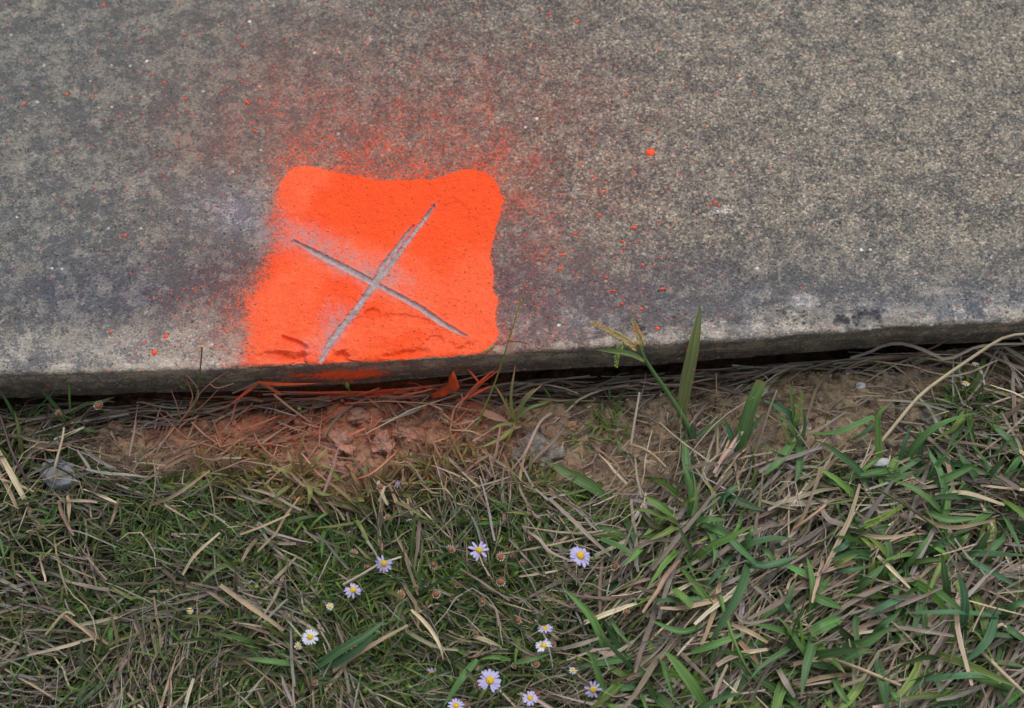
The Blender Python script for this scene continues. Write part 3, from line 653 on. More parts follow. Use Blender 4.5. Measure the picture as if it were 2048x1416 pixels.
STUFF_DRY, STUFF_GRN = [], []
def turf_layers():
    # thatch lying flat, thin on the left and broad on the right
    for n, dens, wlo, whi, llo, lhi, zmax in (
            (3300, lambda a, b: turf(a, b)*(1-0.8*RIGHT(a, b))*(0.06+0.94*clump(a, b, 141, 55)), 0.0003, 0.0010, 0.007, 0.026, 0.009),
            (800, lambda a, b: turf(a, b)*(1-0.9*RIGHT(a, b))*clump(a, b, 142, 110), 0.0010, 0.0019, 0.012, 0.030, 0.010),
            (3500, lambda a, b: turf(a, b)*RIGHT(a, b)*(0.12+0.88*clump(a, b, 143, 60)), 0.0004, 0.0014, 0.012, 0.042, 0.008),
            (800, lambda a, b: turf(a, b)*RIGHT(a, b)*(0.2+0.8*clump(a, b, 144, 90)), 0.0014, 0.0026, 0.018, 0.044, 0.011),
            (1400, lambda a, b: turf(a, b)*(0.3+0.7*clump(a, b, 146, 60)), 0.00025, 0.0006, 0.014, 0.040, 0.011),
            (700, lambda a, b: (b > np.interp(a, [p[0] for p in LIP], [p[1] for p in LIP])+8)*(1-turf(a, b))*(0.06+blob(a, b, 420, 880, 200, 34)+0.6*blob(a, b, 940, 860, 90, 45)+0.30*(a > 1080)), 0.0003, 0.0008, 0.005, 0.020, 0.002)):
        n = int(n*1.55); x, y = scatter(n, dens); N = len(x)
        flow = 2.2*fbm(x*14, y*14, 151, 2)
        azm = flow+rng.normal(0, 0.9, N)+np.where(rng.random(N) < 0.5, math.pi, 0)
        L = rng.uniform(llo, lhi, N); K = 6; hfrac = rng.random(N)**1.6
        fl2 = np.where(x > 0.02, 0.35+1.3*fbm(x*11+3, y*11, 153, 2), flow)
        azm = np.where(rng.random(N) < 0.32, azm, fl2+rng.normal(0, 0.30, N)+np.where(rng.random(N) < 0.5, math.pi, 0))
        P = grow(x, y, azm, rng.normal(0.12, 0.16, N), L, rng.uniform(0.0, 0.5, N), K, 1.1 if whi < 0.0007 else 0.22, hfrac*zmax)
        kink = rng.random(N) < 0.14
        P[kink, 3:, 1] += rng.normal(0, 0.004, (kink.sum(), 1))
        Wd = rng.uniform(wlo, whi, N)[:, None]*wprof('straw', K)[None, :]
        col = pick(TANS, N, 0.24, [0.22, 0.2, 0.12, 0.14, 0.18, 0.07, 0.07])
        col = col*np.where(x < 0.01, 0.84, 1.06)[:, None]*(0.52+0.55*np.sqrt(hfrac))[:, None]   # lower straw coloured darker: shade in the gaps put into its colour
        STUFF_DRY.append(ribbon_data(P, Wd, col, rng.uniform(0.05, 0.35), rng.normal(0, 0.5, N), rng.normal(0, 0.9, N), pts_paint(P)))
    # green growth
    for n, dens, pal, wlo, whi, llo, lhi, e0, dr, knd in (
            (5900, lambda a, b: turf(a, b)*(1-0.85*RIGHT(a, b))*(0.05+0.95*clump(a, b, 161, 60)), OLIVE, 0.0006, 0.0014, 0.008, 0.024, 0.75, 1.2, 'fine'),
            (1000, lambda a, b: turf(a, b)*(1-0.9*RIGHT(a, b))*clump(a, b, 162, 120, -0.05, 0.35), OLIVE, 0.0012, 0.0022, 0.014, 0.030, 0.6, 1.2, 'leaf'),
            (6200, lambda a, b: turf(a, b)*MID(a, b)*(0.2+0.8*clump(a, b, 163, 50)), WEEDS, 0.0007, 0.0017, 0.004, 0.012, 0.7, 1.0, 'leaf'),
            (430, lambda a, b: turf(a, b)*RIGHT(a, b)*(0.08+0.92*clump(a, b, 164, 85, -0.1, 0.3)), GREENS, 0.0026, 0.0046, 0.018, 0.044, 0.75, 1.25, 'leaf'),
            (750, lambda a, b: turf(a, b)*RIGHT(a, b)*(0.15+0.85*clump(a, b, 165, 70)), GREENS, 0.0010, 0.0022, 0.010, 0.028, 0.7, 1.2, 'leaf'),
            (60, lambda a, b: 1.0*(np.abs(b-np.interp(a, [p[0] for p in LIP], [p[1] for p in LIP])-40) < 50)*(np.abs(a-1180) < 90), GREENS, 0.0006, 0.0012, 0.005, 0.013, 0.8, 0.8, 'leaf')):
        per = {0.0006: 16, 0.0007: 12, 0.0010: 9, 0.0012: 8, 0.0026: 6}[wlo]
        n = int(n*1.55); x, y, azm = tufted(n, per, 0.0016 if wlo < 0.0012 else 0.0024, dens); N = len(x); K = 7
        y = np.minimum(y, y_edge(x)-0.004)
        L = rng.uniform(llo, lhi, N)
        P = grow(x, y, azm, rng.normal(e0, 0.3, N), L, rng.normal(dr, 0.35, N), K, 0.3, 0.001)
        Wd = rng.uniform(wlo, whi, N)[:, None]*wprof(knd, K)[None, :]
        col = pick(pal, N, 0.2)
        STUFF_GRN.append(ribbon_data(P, Wd, col, rng.uniform(0.15, 0.3), rng.normal(0, 0.5, N), rng.normal(0, 0.6, N), pts_paint(P)))
    # old straw packed along the foot of the slab
    n = 560
    px = rng.uniform(-40, 2090, n); x, _ = at(px, 760, -0.035); lipy = np.interp(x, _lx, _ly); ye = y_edge(x)
    y = lerp(ye-0.001, lipy+0.002, rng.random(n)**0.8)
    azm = math.atan(_sl)+rng.normal(0, 0.22, n)+np.where(rng.random(n) < 0.5, math.pi, 0)
    P = grow(x, y, azm, rng.normal(0.03, 0.09, n), rng.uniform(0.014, 0.055, n), rng.normal(0.05, 0.15, n), 8, 0.3, rng.random(n)*0.010)
    Wd = rng.uniform(0.0004, 0.0014, n)[:, None]*wprof('straw', 8)[None, :]
    a, b = proj(P[..., 0], P[..., 1], P[..., 2]); pp = np.clip(1.25*blob(a, b, 720, 765, 125, 24)+0.2*blob(a, b, 460, 800, 80, 40), 0, 1)
    STUFF_DRY.append(ribbon_data(P, Wd, pick(TANS, n, 0.2, [0.14, 0.2, 0.04, 0.26, 0.12, 0.06, 0.18]), 0.2, rng.normal(0, 0.5, n), rng.normal(0, 0.6, n), pp))

# ------------------------------------------------------------------ traced single plants
CMAP = dict(g=(0.100, 0.215, 0.068), d=(0.070, 0.155, 0.062), b=(0.082, 0.190, 0.095), y=(0.180, 0.245, 0.062), l=(0.130, 0.250, 0.065), o=(0.100, 0.110, 0.045),
            t=(0.40, 0.31, 0.20), p=(0.52, 0.44, 0.30), n=(0.24, 0.19, 0.145), s=(0.33, 0.28, 0.235), k=(0.47, 0.28, 0.19), r=(0.17, 0.10, 0.075), v=(0.10, 0.065, 0.075), w=(0.60, 0.53, 0.42))
def cr(pts, K):
    """Catmull-Rom through the traced points, resampled to K"""
    p = np.array(pts, float)
    if len(p) == 2: return p[0]+(p[1]-p[0])*np.linspace(0, 1, K)[:, None]
    q = np.vstack([2*p[0]-p[1], p, 2*p[-1]-p[-2]])
    d = np.concatenate([[0], np.cumsum(np.linalg.norm(np.diff(p[:, :2], axis=0), axis=1))]); d /= d[-1]
    o = []
    for t in np.linspace(0, 1, K):
        i = min(np.searchsorted(d, t, side='right')-1, len(p)-2); f = (t-d[i])/(d[i+1]-d[i]+1e-9)
        a, b, c, e = q[i], q[i+1], q[i+2], q[i+3]
        o.append(0.5*((2*b)+(-a+c)*f+(2*a-5*b+4*c-e)*f*f+(-a+3*b-3*c+e)*f**3))
    return np.array(o)
def lift(a): return 2.5 if (len(a) > 2 and a[2] >= 4 and a[1] > 900) else 0.0
def world(pts, K=14):
    """traced (photo x, photo y, height in mm above the soil) -> 3-D centre line"""
    p = [(a[0], a[1], (a[2] if len(a) > 2 else 6)+lift(a)) for a in pts]
    c = cr(p, K); z = ZG+c[:, 2]*0.001
    x, y = at(c[:, 0], c[:, 1], z)
    z2 = np.maximum(z, GH(x, y)+0.0008); x, y = at(c[:, 0], c[:, 1], z2)
    return np.stack([x, y, z2], -1)
def leaf_data(pts, wpx, ck, kind='leaf', fold=0.22, roll=None, tip=None, paint=None, K=14):
    P = world(pts, K)[None]; Wd = (wpx*PXM*wprof(kind, K))[None]
    c = np.array(CMAP[ck])*(1+rng.normal(0, 0.08)); c = np.broadcast_to(c, (1, K, 3)).copy()
    if tip is not None:
        f = sstep(0.45, 1.0, np.linspace(0, 1, K))[None, :, None]; c = c*(1-f)+np.array(CMAP[tip])*f
    pp = pts_paint(P) if paint is None else np.full((1, K), paint)
    return ribbon_data(P, Wd, c, fold, np.array([rng.normal(0, 0.25) if roll is None else roll]), np.array([rng.normal(0, 0.3)]), pp)
def stem_data(pts, wpx, ck, taper=0.6, tip=None, paint=None, K=16, sides=6):
    P = world(pts, K); r = wpx*PXM*0.5*np.linspace(1, taper, K)
    c = np.broadcast_to(np.array(CMAP[ck]), (K, 3)).copy()
    if tip is not None:
        f = sstep(0.3, 0.8, np.linspace(0, 1, K))[:, None]; c = c*(1-f)+np.array(CMAP[tip])*f
    a, b = proj(P[:, 0], P[:, 1], P[:, 2])
    return tube_data(P, r, c, sides, vpaint(a, b) if paint is None else np.full(K, paint))
def plant(name, label, cat, leaves, stems=(), group=None, dry=False, paint=None):
    """an Empty at the root, one mesh per leaf and per stem"""
    first = (leaves or stems)[0][0][0]; z = ZG+0.001*(first[2] if len(first) > 2 else 6)
    x, y = at(first[0], first[1], z); z = float(GH(x, y)); x, y = float(x), float(y)
    e = empty(name, (x, y, z)); tag(e, label, cat, group)
    for a in leaves:
        kw = dict(a[3]) if len(a) > 3 else {}
        if paint is not None: kw.setdefault('paint', paint)
        link('leaf', joinmesh('leaf', [leaf_data(a[0], a[1], a[2], **kw)], M_DRY if (dry or a[2] in 'tpnskrw') else M_GRN, (x, y, z)), e)
    for a in stems:
        kw = dict(a[3]) if len(a) > 3 else {}
        if paint is not None: kw.setdefault('paint', paint)
        link('stem', joinmesh('stem', [stem_data(a[0], a[1], a[2], **kw)], M_DRY if a[2] in 'tpnskrw' else M_GRN, (x, y, z)), e)
    return e
def single(name, label, cat, data, mat, group=None):
    V = data[0]; c = V.mean(0); i = int(np.argmin(V[:, 2])); o_ = V[i].copy()
    o = link(name, joinmesh(name, [data], mat, o_)); o.location = o_; tag(o, label, cat, group); return o
def spike(name, pts, wpx, mat, parent, n=34, rows=2):
    """a grass seed spike: overlapping pointed grains in two ranks along a stalk"""
    P = world(pts, 40); L = np.linalg.norm(np.diff(P, axis=0), axis=1).sum()
    bm = bmesh.new()
    for i in range(n):
        f = 0.06+0.93*i/n; k = min(int(f*39), 38); p = Vector(P[k]); t = (Vector(P[min(k+1, 39)])-Vector(P[max(k-1, 0)])).normalized()
        s = t.cross(Vector((0, 0, 1))).normalized(); up = s.cross(t)
        sd_ = (-1 if i % 2 else 1); dirn = (t*0.85+s*sd_*0.42+up*random.uniform(0.0, 0.35)).normalized()
        w = wpx*PXM*0.30*(1-0.55*f)*random.uniform(0.85, 1.15); ln = w*3.4
        c = p+s*sd_*w*0.5+dirn*ln*0.5
        q = dirn.to_track_quat('Z', 'Y').to_matrix().to_4x4()
        bmesh.ops.create_icosphere(bm, subdivisions=1, radius=1.0, matrix=Matrix.Translation(c) @ q @ Matrix.Diagonal((w*0.55, w*0.45, ln*0.5, 1)))
    for k in range(39):
        a, b = Vector(P[k]), Vector(P[k+1]); d = b-a
        bmesh.ops.create_cone(bm, segments=5, radius1=wpx*PXM*0.07, radius2=wpx*PXM*0.07, depth=d.length*1.1, cap_ends=True, matrix=Matrix.Translation((a+b)/2) @ d.to_track_quat('Z', 'Y').to_matrix().to_4x4())
    if parent is not None: bmesh.ops.translate(bm, vec=-parent.location, verts=bm.verts)
    me = bpy.data.meshes.new(name); bm.to_mesh(me); bm.free(); me.materials.append(mat)
    for p in me.polygons: p.use_smooth = True
    return link(name, me, parent)

def traced():
    # the seeding grass that leans over the slab
    e = plant('seeding_grass', 'tall grass with orange speckled seed spikes leaning over the slab edge', 'grass plant',
        [([(1362, 838, 8), (1372, 770, 20), (1388, 690, 34), (1401, 610, 44)], 27, 'g', dict(paint=0.17, roll=0.15)),
         ([(1289, 722, 36), (1262, 708, 39), (1225, 702, 42), (1192, 700, 44)], 11, 'g', dict(paint=0.12)),
         ([(1384, 882, 2), (1410, 862, 6), (1440, 842, 8), (1469, 818, 8)], 13, 'd', dict(tip='r', paint=0.1)),
         ([(1388, 884, 2), (1386, 862, 7), (1384, 845, 11)], 13, 'b')],
        [([(1388, 886, 0), (1372, 845, 8), (1345, 800, 16), (1312, 752, 27), (1288, 715, 36), (1278, 690, 41)], 13, 'g', dict(taper=0.5, paint=0.08)),
         ([(1246, 684, 40), (1250, 692, 39), (1282, 700, 39)], 3, 'y')])
    spike('seed_spike', [(1284, 706, 38), (1250, 680, 41), (1215, 660, 44), (1182, 645, 46)], 15, M_SEED, e, 40)
    spike('seed_spike', [(1286, 700, 38), (1276, 670, 43), (1264, 637, 47)], 13, M_SEED, e, 30)
    spike('seed_spike', [(1247, 686, 40), (1236, 705, 38), (1232, 735, 36)], 12, M_SEEDG, e, 16)
    # right-hand tufts
    plant('grass_tuft', 'broad green leaf with a mown ragged tip standing on bare soil', 'grass tuft',
        [([(1474, 905, 1), (1488, 855, 10), (1505, 805, 18), (1523, 762, 24)], 27, 'g', dict(kind='cut', tip='l', paint=0.06)),
         ([(1480, 900, 1), (1500, 862, 7), (1530, 825, 10)], 11, 'd'), ([(1468, 900, 2), (1462, 870, 7), (1448, 838, 12)], 13, 'b'), ([(1470, 902, 2), (1480, 880, 8), (1476, 850, 13)], 12, 'g')])
    e = plant('grass_tuft', 'upright grass tuft with a short seed spike and narrow blades', 'grass tuft',
        [([(1592, 880, 1), (1588, 830, 12), (1578, 760, 24)], 8, 'l'), ([(1595, 880, 1), (1585, 835, 10), (1555, 812, 14), (1522, 797, 15)], 14, 'b'),
         ([(1592, 872, 2), (1560, 920, 7), (1524, 952, 5)], 19, 'g'), ([(1598, 905, 1), (1610, 850, 10), (1606, 815, 18)], 8, 'd'),
         ([(1596, 885, 1), (1600, 920, 6), (1592, 965, 8)], 15, 'd'), ([(1600, 890, 2), (1580, 850, 12), (1545, 822, 12)], 8, 'g'), ([(1590, 900, 2), (1575, 870, 8), (1560, 842, 11)], 7, 'y')])
    spike('seed_spike', [(1593, 850, 10), (1598, 815, 17), (1604, 785, 22)], 12, M_SEEDG, e, 24)
    plant('grass_tuft', 'grass tuft with one vertical blade beside the white stone', 'grass tuft',
        [([(1759, 935, 1), (1757, 880, 12), (1757, 830, 22), (1778, 808, 24)], 15, 'l', dict(roll=0.2)), ([(1750, 930, 1), (1800, 945, 6), (1685, 957, 7)], 4, 'd'),
         ([(1748, 832, 10), (1710, 850, 14), (1672, 864, 12), (1613, 868, 5)], 15, 'g'), ([(1752, 845, 10), (1725, 868, 9), (1700, 880, 6)], 9, 'd'), ([(1786, 938, 2), (1740, 946, 7), (1684, 956, 4)], 15, 'g')])
    plant('grass_tuft', 'long arching dark green leaf sweeping over pale dry grass', 'grass tuft',
        [([(1812, 925, 1), (1832, 890, 10), (1862, 860, 17), (1905, 838, 20), (1972, 821, 14)], 20, 'g'), ([(1800, 930, 1), (1808, 890, 9), (1822, 850, 13)], 10, 'b'),
         ([(1838, 935, 1), (1842, 890, 8), (1838, 850, 10)], 12, 'd'), ([(1849, 978, 1), (1890, 958, 9), (1962, 925, 12)], 17, 'g'), ([(1852, 980, 1), (1868, 940, 8), (1895, 905, 12)], 15, 'g')],
        [([(1860, 965, 2), (1880, 925, 10), (1915, 885, 17), (1938, 862, 20), (1948, 836, 24)], 5, 'l')])
    plant('grass_tuft', 'flat green tuft spreading around a dense crown in the right turf', 'grass tuft',
        [([(1475, 1110, 2), (1500, 1088, 9), (1545, 1076, 10), (1592, 1078, 6)], 19, 'd'), ([(1470, 1105, 2), (1450, 1075, 9), (1410, 1050, 6)], 15, 'g'),
         ([(1480, 1115, 2), (1530, 1130, 9), (1600, 1112, 8)], 18, 'b'), ([(1500, 1110, 3), (1485, 1170, 12), (1445, 1245, 13), (1414, 1292, 8)], 20, 'd'),
         ([(1465, 1110, 2), (1440, 1140, 8), (1415, 1172, 7)], 12, 'b'), ([(1475, 1095, 3), (1500, 1070, 10), (1506, 1052, 10)], 13, 'g'), ([(1520, 1090, 6), (1540, 1110, 9), (1560, 1142, 6)], 10, 'g'),
         ([(1448, 1120, 2), (1420, 1100, 8), (1432, 1080, 9)], 16, 'd'), ([(1460, 1118, 2), (1452, 1150, 8), (1430, 1165, 6)], 10, 'g')],
        [([(1440, 1190, 6), (1452, 1235, 11), (1466, 1275, 12), (1496, 1340, 10), (1560, 1418, 3)], 9, 'l', dict(tip='o'))])
    plant('grass_tuft', 'bright green folded leaves fanning above the grey dry blades', 'grass tuft',
        [([(1370, 1070, 3), (1385, 1045, 12), (1404, 1018, 16)], 20, 'g'), ([(1372, 1050, 3), (1410, 1038, 12), (1452, 1040, 10)], 16, 'g'), ([(1358, 1038, 3), (1325, 1015, 12), (1288, 992, 12)], 17, 'l'),
         ([(1395, 1045, 3), (1430, 1058, 9), (1465, 1075, 8)], 15, 'g'), ([(1362, 1040, 2), (1340, 1060, 9), (1300, 1080, 10)], 13, 'y'), ([(1352, 1045, 2), (1310, 1052, 8), (1265, 1000, 8)], 11, 'o'),
         ([(1430, 985, 2), (1470, 1000, 9), (1530, 1022, 7)], 18, 'd'), ([(1425, 1010, 2), (1455, 985, 9), (1480, 968, 8)], 15, 'b'), ([(1360, 1010, 4), (1380, 1000, 10), (1400, 995, 10)], 10, 'y')])
    plant('grass_tuft', 'single wide leaf slanting up from the bottom edge', 'grass tuft',
        [([(1424, 1435, 3), (1392, 1380, 14), (1355, 1330, 18), (1326, 1298, 17)], 22, 'l'), ([(1382, 1305, 4), (1430, 1288, 12), (1494, 1265, 12)], 15, 'g')])
    plant('grass_tuft', 'short blunt bright leaf crossing a long dark horizontal blade', 'grass tuft',
        [([(1346, 1175, 6), (1365, 1192, 13), (1386, 1213, 11)], 23, 'l', dict(kind='cut')), ([(1436, 1194, 5), (1350, 1200, 9), (1248, 1198, 7)], 13, 'd'), ([(1200, 1076, 5), (1230, 1088, 11), (1262, 1105, 9)], 17, 'g', dict(kind='cut')), ([(1410, 1250, 3), (1360, 1262, 9), (1300, 1240, 8)], 12, 'g')])
    plant('grass_tuft', 'pair of pointed leaves over dry litter in the right turf', 'grass tuft',
        [([(1610, 1186, 3), (1640, 1198, 10), (1686, 1218, 7)], 18, 'g'), ([(1684, 1234, 4), (1650, 1250, 12), (1620, 1265, 10)], 23, 'g', dict(kind='cut')), ([(1560, 1185, 2), (1575, 1210, 8), (1590, 1235, 5)], 11, 'd')],
        [([(1582, 1320, 2), (1590, 1290, 8), (1598, 1240, 14), (1606, 1215, 16)], 6, 'g')])
    plant('grass_tuft', 'blue green tuft with crossing blades near the right edge', 'grass tuft',
        [([(1924, 1268, 3), (1930, 1215, 14), (1926, 1175, 18), (1914, 1142, 20)], 17, 'b'), ([(1998, 1233, 5), (1930, 1224, 12), (1862, 1224, 12), (1808, 1226, 7)], 11, 'b'), ([(1992, 1232, 5), (1975, 1280, 12), (1932, 1324, 9)], 18, 'b'),
         ([(2000, 1236, 3), (2030, 1210, 9), (2060, 1200, 8)], 15, 'd'), ([(1990, 1240, 3), (2025, 1262, 9), (2060, 1290, 7)], 16, 'd'), ([(1920, 1104, 3), (1955, 1128, 10), (1995, 1150, 10), (2050, 1182, 5)], 13, 'b'), ([(1930, 1260, 3), (1990, 1268, 9), (2055, 1275, 7)], 12, 'd')])
    plant('grass_tuft', 'horizontal leaf bending down beside the bottom right corner', 'grass tuft',
        [([(1850, 1358, 4), (1905, 1352, 13), (1972, 1352, 14), (2020, 1378, 6)], 16, 'b'), ([(1755, 1318, 4), (1766, 1365, 10), (1775, 1420, 6)], 22, 'd'), ([(1774, 1366, 3), (1790, 1392, 8), (1812, 1424, 5)], 12, 'g'), ([(1662, 1343, 3), (1682, 1385, 9), (1714, 1424, 5)], 13, 'g')])
    plant('grass_tuft', 'dark green leaves folded together left of the blue green tuft', 'grass tuft',
        [([(1684, 1293, 4), (1730, 1285, 12), (1790, 1250, 11)], 19, 'g'), ([(1745, 1275, 4), (1765, 1250, 12), (1800, 1224, 12)], 15, 'd'), ([(1818, 1190, 5), (1775, 1208, 11), (1732, 1230, 7)], 14, 'b'), ([(1652, 1193, 3), (1668, 1208, 8), (1686, 1220, 5)], 14, 'g'), ([(1760, 1272, 3), (1735, 1290, 9), (1720, 1312, 5)], 14, 'd')])
    plant('grass_tuft', 'narrow green leaves rising through thick straw', 'grass tuft',
        [([(1702, 1184, 3), (1735, 1160, 11), (1772, 1126, 10)], 17, 'g'), ([(1804, 1142, 3), (1835, 1105, 12), (1866, 1062, 14)], 11, 'g'), ([(1655, 1135, 3), (1685, 1122, 9), (1714, 1110, 7)], 11, 'y'), ([(1660, 1138, 3), (1700, 1140, 8), (1750, 1130, 5)], 12, 'd'), ([(1905, 1100, 2), (1925, 1080, 9), (1940, 1066, 9)], 12, 'g')])
    e = plant('seeding_grass', 'green seed spike lying across straw right of centre', 'grass plant',
        [([(1705, 1065, 3), (1690, 1090, 8), (1660, 1105, 6)], 14, 'b'), ([(1712, 1062, 3), (1735, 1085, 8), (1752, 1098, 6)], 10, 'y'), ([(1848, 1020, 4), (1895, 1038, 11), (1955, 1036, 9)], 15, 'g')],
        [([(1700, 1072, 2), (1718, 1058, 9), (1735, 1048, 11)], 6, 'l')])
    spike('seed_spike', [(1720, 1056, 9), (1760, 1038, 13), (1806, 1012, 13)], 13, M_SEEDG, e, 40)
    # middle
    plant('grass_tuft', 'long dark leaf arching over the lower middle weeds', 'grass tuft',
        [([(615, 1345, 3), (680, 1300, 12), (735, 1268, 15), (772, 1238, 13)], 17, 'd'), ([(640, 1340, 3), (700, 1310, 10), (760, 1262, 10)], 13, 'b'), ([(600, 1330, 3), (540, 1322, 8), (490, 1318, 5)], 12, 'g')])
    plant('grass_tuft', 'pale jointed green runner between the two lowest daisies', 'grass tuft',
        [([(955, 1318, 5), (925, 1355, 11), (886, 1414, 8)], 14, 'g'), ([(1022, 1320, 5), (990, 1314, 10), (960, 1318, 9)], 9, 'l'), ([(1024, 1327, 5), (1060, 1320, 10), (1102, 1307, 8)], 9, 'g'), ([(912, 1328, 5), (940, 1350, 11), (969, 1378, 9)], 10, 'o', dict(tip='r'))])
    plant('weed_seedling', 'fresh green leafy weed on soil below the painted patch', 'weed',
        [([(612, 940, 1), (632, 920, 9), (656, 895, 12)], 9, 'l'), ([(650, 932, 2), (670, 950, 9), (692, 968, 6)], 10, 'y', dict(paint=0.1)), ([(600, 955, 1), (585, 925, 9), (575, 900, 12)], 9, 'g'), ([(605, 955, 1), (620, 980, 8), (616, 1010, 6)], 11, 'l'),
         ([(598, 955, 1), (570, 940, 8), (545, 935, 7)], 9, 'l'), ([(605, 945, 2), (600, 900, 12), (612, 860, 18)], 7, 'g'), ([(610, 960, 1), (640, 985, 8), (665, 990, 5)], 10, 'g'), ([(700, 995, 2), (725, 1000, 8), (730, 1003, 5)], 12, 'l'), ([(595, 960, 1), (560, 985, 8), (540, 1010, 5)], 9, 'g'),
         ([(603, 950, 1), (640, 930, 8), (668, 940, 6)], 8, 'l')])
    plant('bermuda_shoot', 'spiky grass shoot with narrow orange flecked blades beside the patch corner', 'grass shoot',
        [([(1030, 842, 6), (1022, 795, 16), (1031, 728, 28)], 6, 'y', dict(paint=0.15, tip='k')), ([(1028, 838, 6), (1055, 795, 14), (1086, 768, 16)], 7, 'g', dict(paint=0.1, tip='k')), ([(1030, 840, 6), (1060, 815, 12), (1100, 804, 12)], 7, 'g', dict(paint=0.12)), ([(1026, 838, 6), (1002, 790, 15), (985, 765, 18)], 6, 'y', dict(paint=0.22)),
         ([(1030, 842, 6), (1045, 800, 12), (1070, 775, 14)], 5, 'o', dict(tip='k')), ([(1032, 846, 4), (1000, 850, 8), (975, 862, 8)], 7, 'y', dict(paint=0.1)), ([(1032, 846, 4), (1062, 850, 8), (1085, 842, 8)], 7, 'o'), ([(1034, 850, 4), (1000, 878, 8), (960, 895, 8)], 10, 'y', dict(paint=0.14)), ([(1032, 850, 3), (1015, 815, 10), (1012, 790, 14)], 6, 'g')],
        [([(1000, 905, 1), (1018, 875, 5), (1030, 845, 6)], 6, 'y')])
    e = plant('seeding_grass', 'thin seeding stalk crossing the patch corner onto the concrete', 'grass plant', [([(990, 690, 34), (975, 700, 34), (960, 706, 33)], 4, 'y'), ([(1018, 684, 36), (1040, 684, 37), (1062, 690, 37)], 3, 'o')],
        [([(945, 872, 2), (965, 825, 10), (986, 775, 20), (1008, 712, 32), (1016, 684, 36), (1030, 640, 42), (1045, 588, 48)], 5, 'y', dict(taper=0.35, paint=0.10))])
    spike('seed_spike', [(1018, 680, 36), (1030, 640, 42), (1044, 592, 48)], 6, M_SEEDG, e, 16)
    # left
    plant('grass_tuft', 'dull green blades crossing in front of the slab at the left', 'grass tuft',
        [([(134, 838, 4), (105, 805, 14), (67, 766, 24)], 9, 'd'), ([(129, 846, 4), (112, 826, 9), (92, 806, 13)], 7, 'o', dict(tip='r')), ([(140, 828, 6), (170, 810, 12), (200, 803, 15), (230, 794, 17)], 8, 'd'), ([(140, 828, 6), (139, 795, 15), (138, 750, 24)], 6, 'l'),
         ([(80, 876, 4), (120, 855, 9), (161, 832, 12)], 9, 'o', dict(tip='n')), ([(34, 850, 3), (20, 815, 12), (-2, 778, 18)], 7, 'd'), ([(150, 848, 3), (170, 858, 7), (195, 862, 5)], 7, 'd')],
        [([(32, 858, 2), (80, 812, 14), (115, 775, 22), (145, 748, 28)], 3.2, 'd', dict(taper=0.6))])
    e = plant('twiggy_weed', 'leafless reddish twiggy weed left of the painted patch', 'weed', [], 
        [([(352, 850, 1), (375, 825, 8), (397, 782, 20), (351, 726, 34)], 3.6, 'k', dict(taper=0.6, paint=0.2)), ([(360, 845, 2), (390, 800, 12), (420, 767, 24), (478, 728, 34)], 3.4, 'k', dict(taper=0.5, paint=0.2)), ([(420, 768, 24), (435, 776, 24), (467, 767, 26)], 2.6, 'k', dict(paint=0.4)),
         ([(362, 840, 2), (400, 815, 8), (440, 775, 16)], 3, 'k', dict(paint=0.25)), ([(362, 838, 2), (352, 805, 10), (342, 780, 16)], 3, 'k', dict(paint=0.25)), ([(380, 810, 10), (385, 790, 15), (372, 755, 22)], 2.6, 'k', dict(paint=0.35)), ([(355, 842, 1), (340, 832, 5), (332, 822, 8)], 4, 's'), ([(362, 842, 2), (380, 838, 6), (392, 836, 6)], 4, 's')])
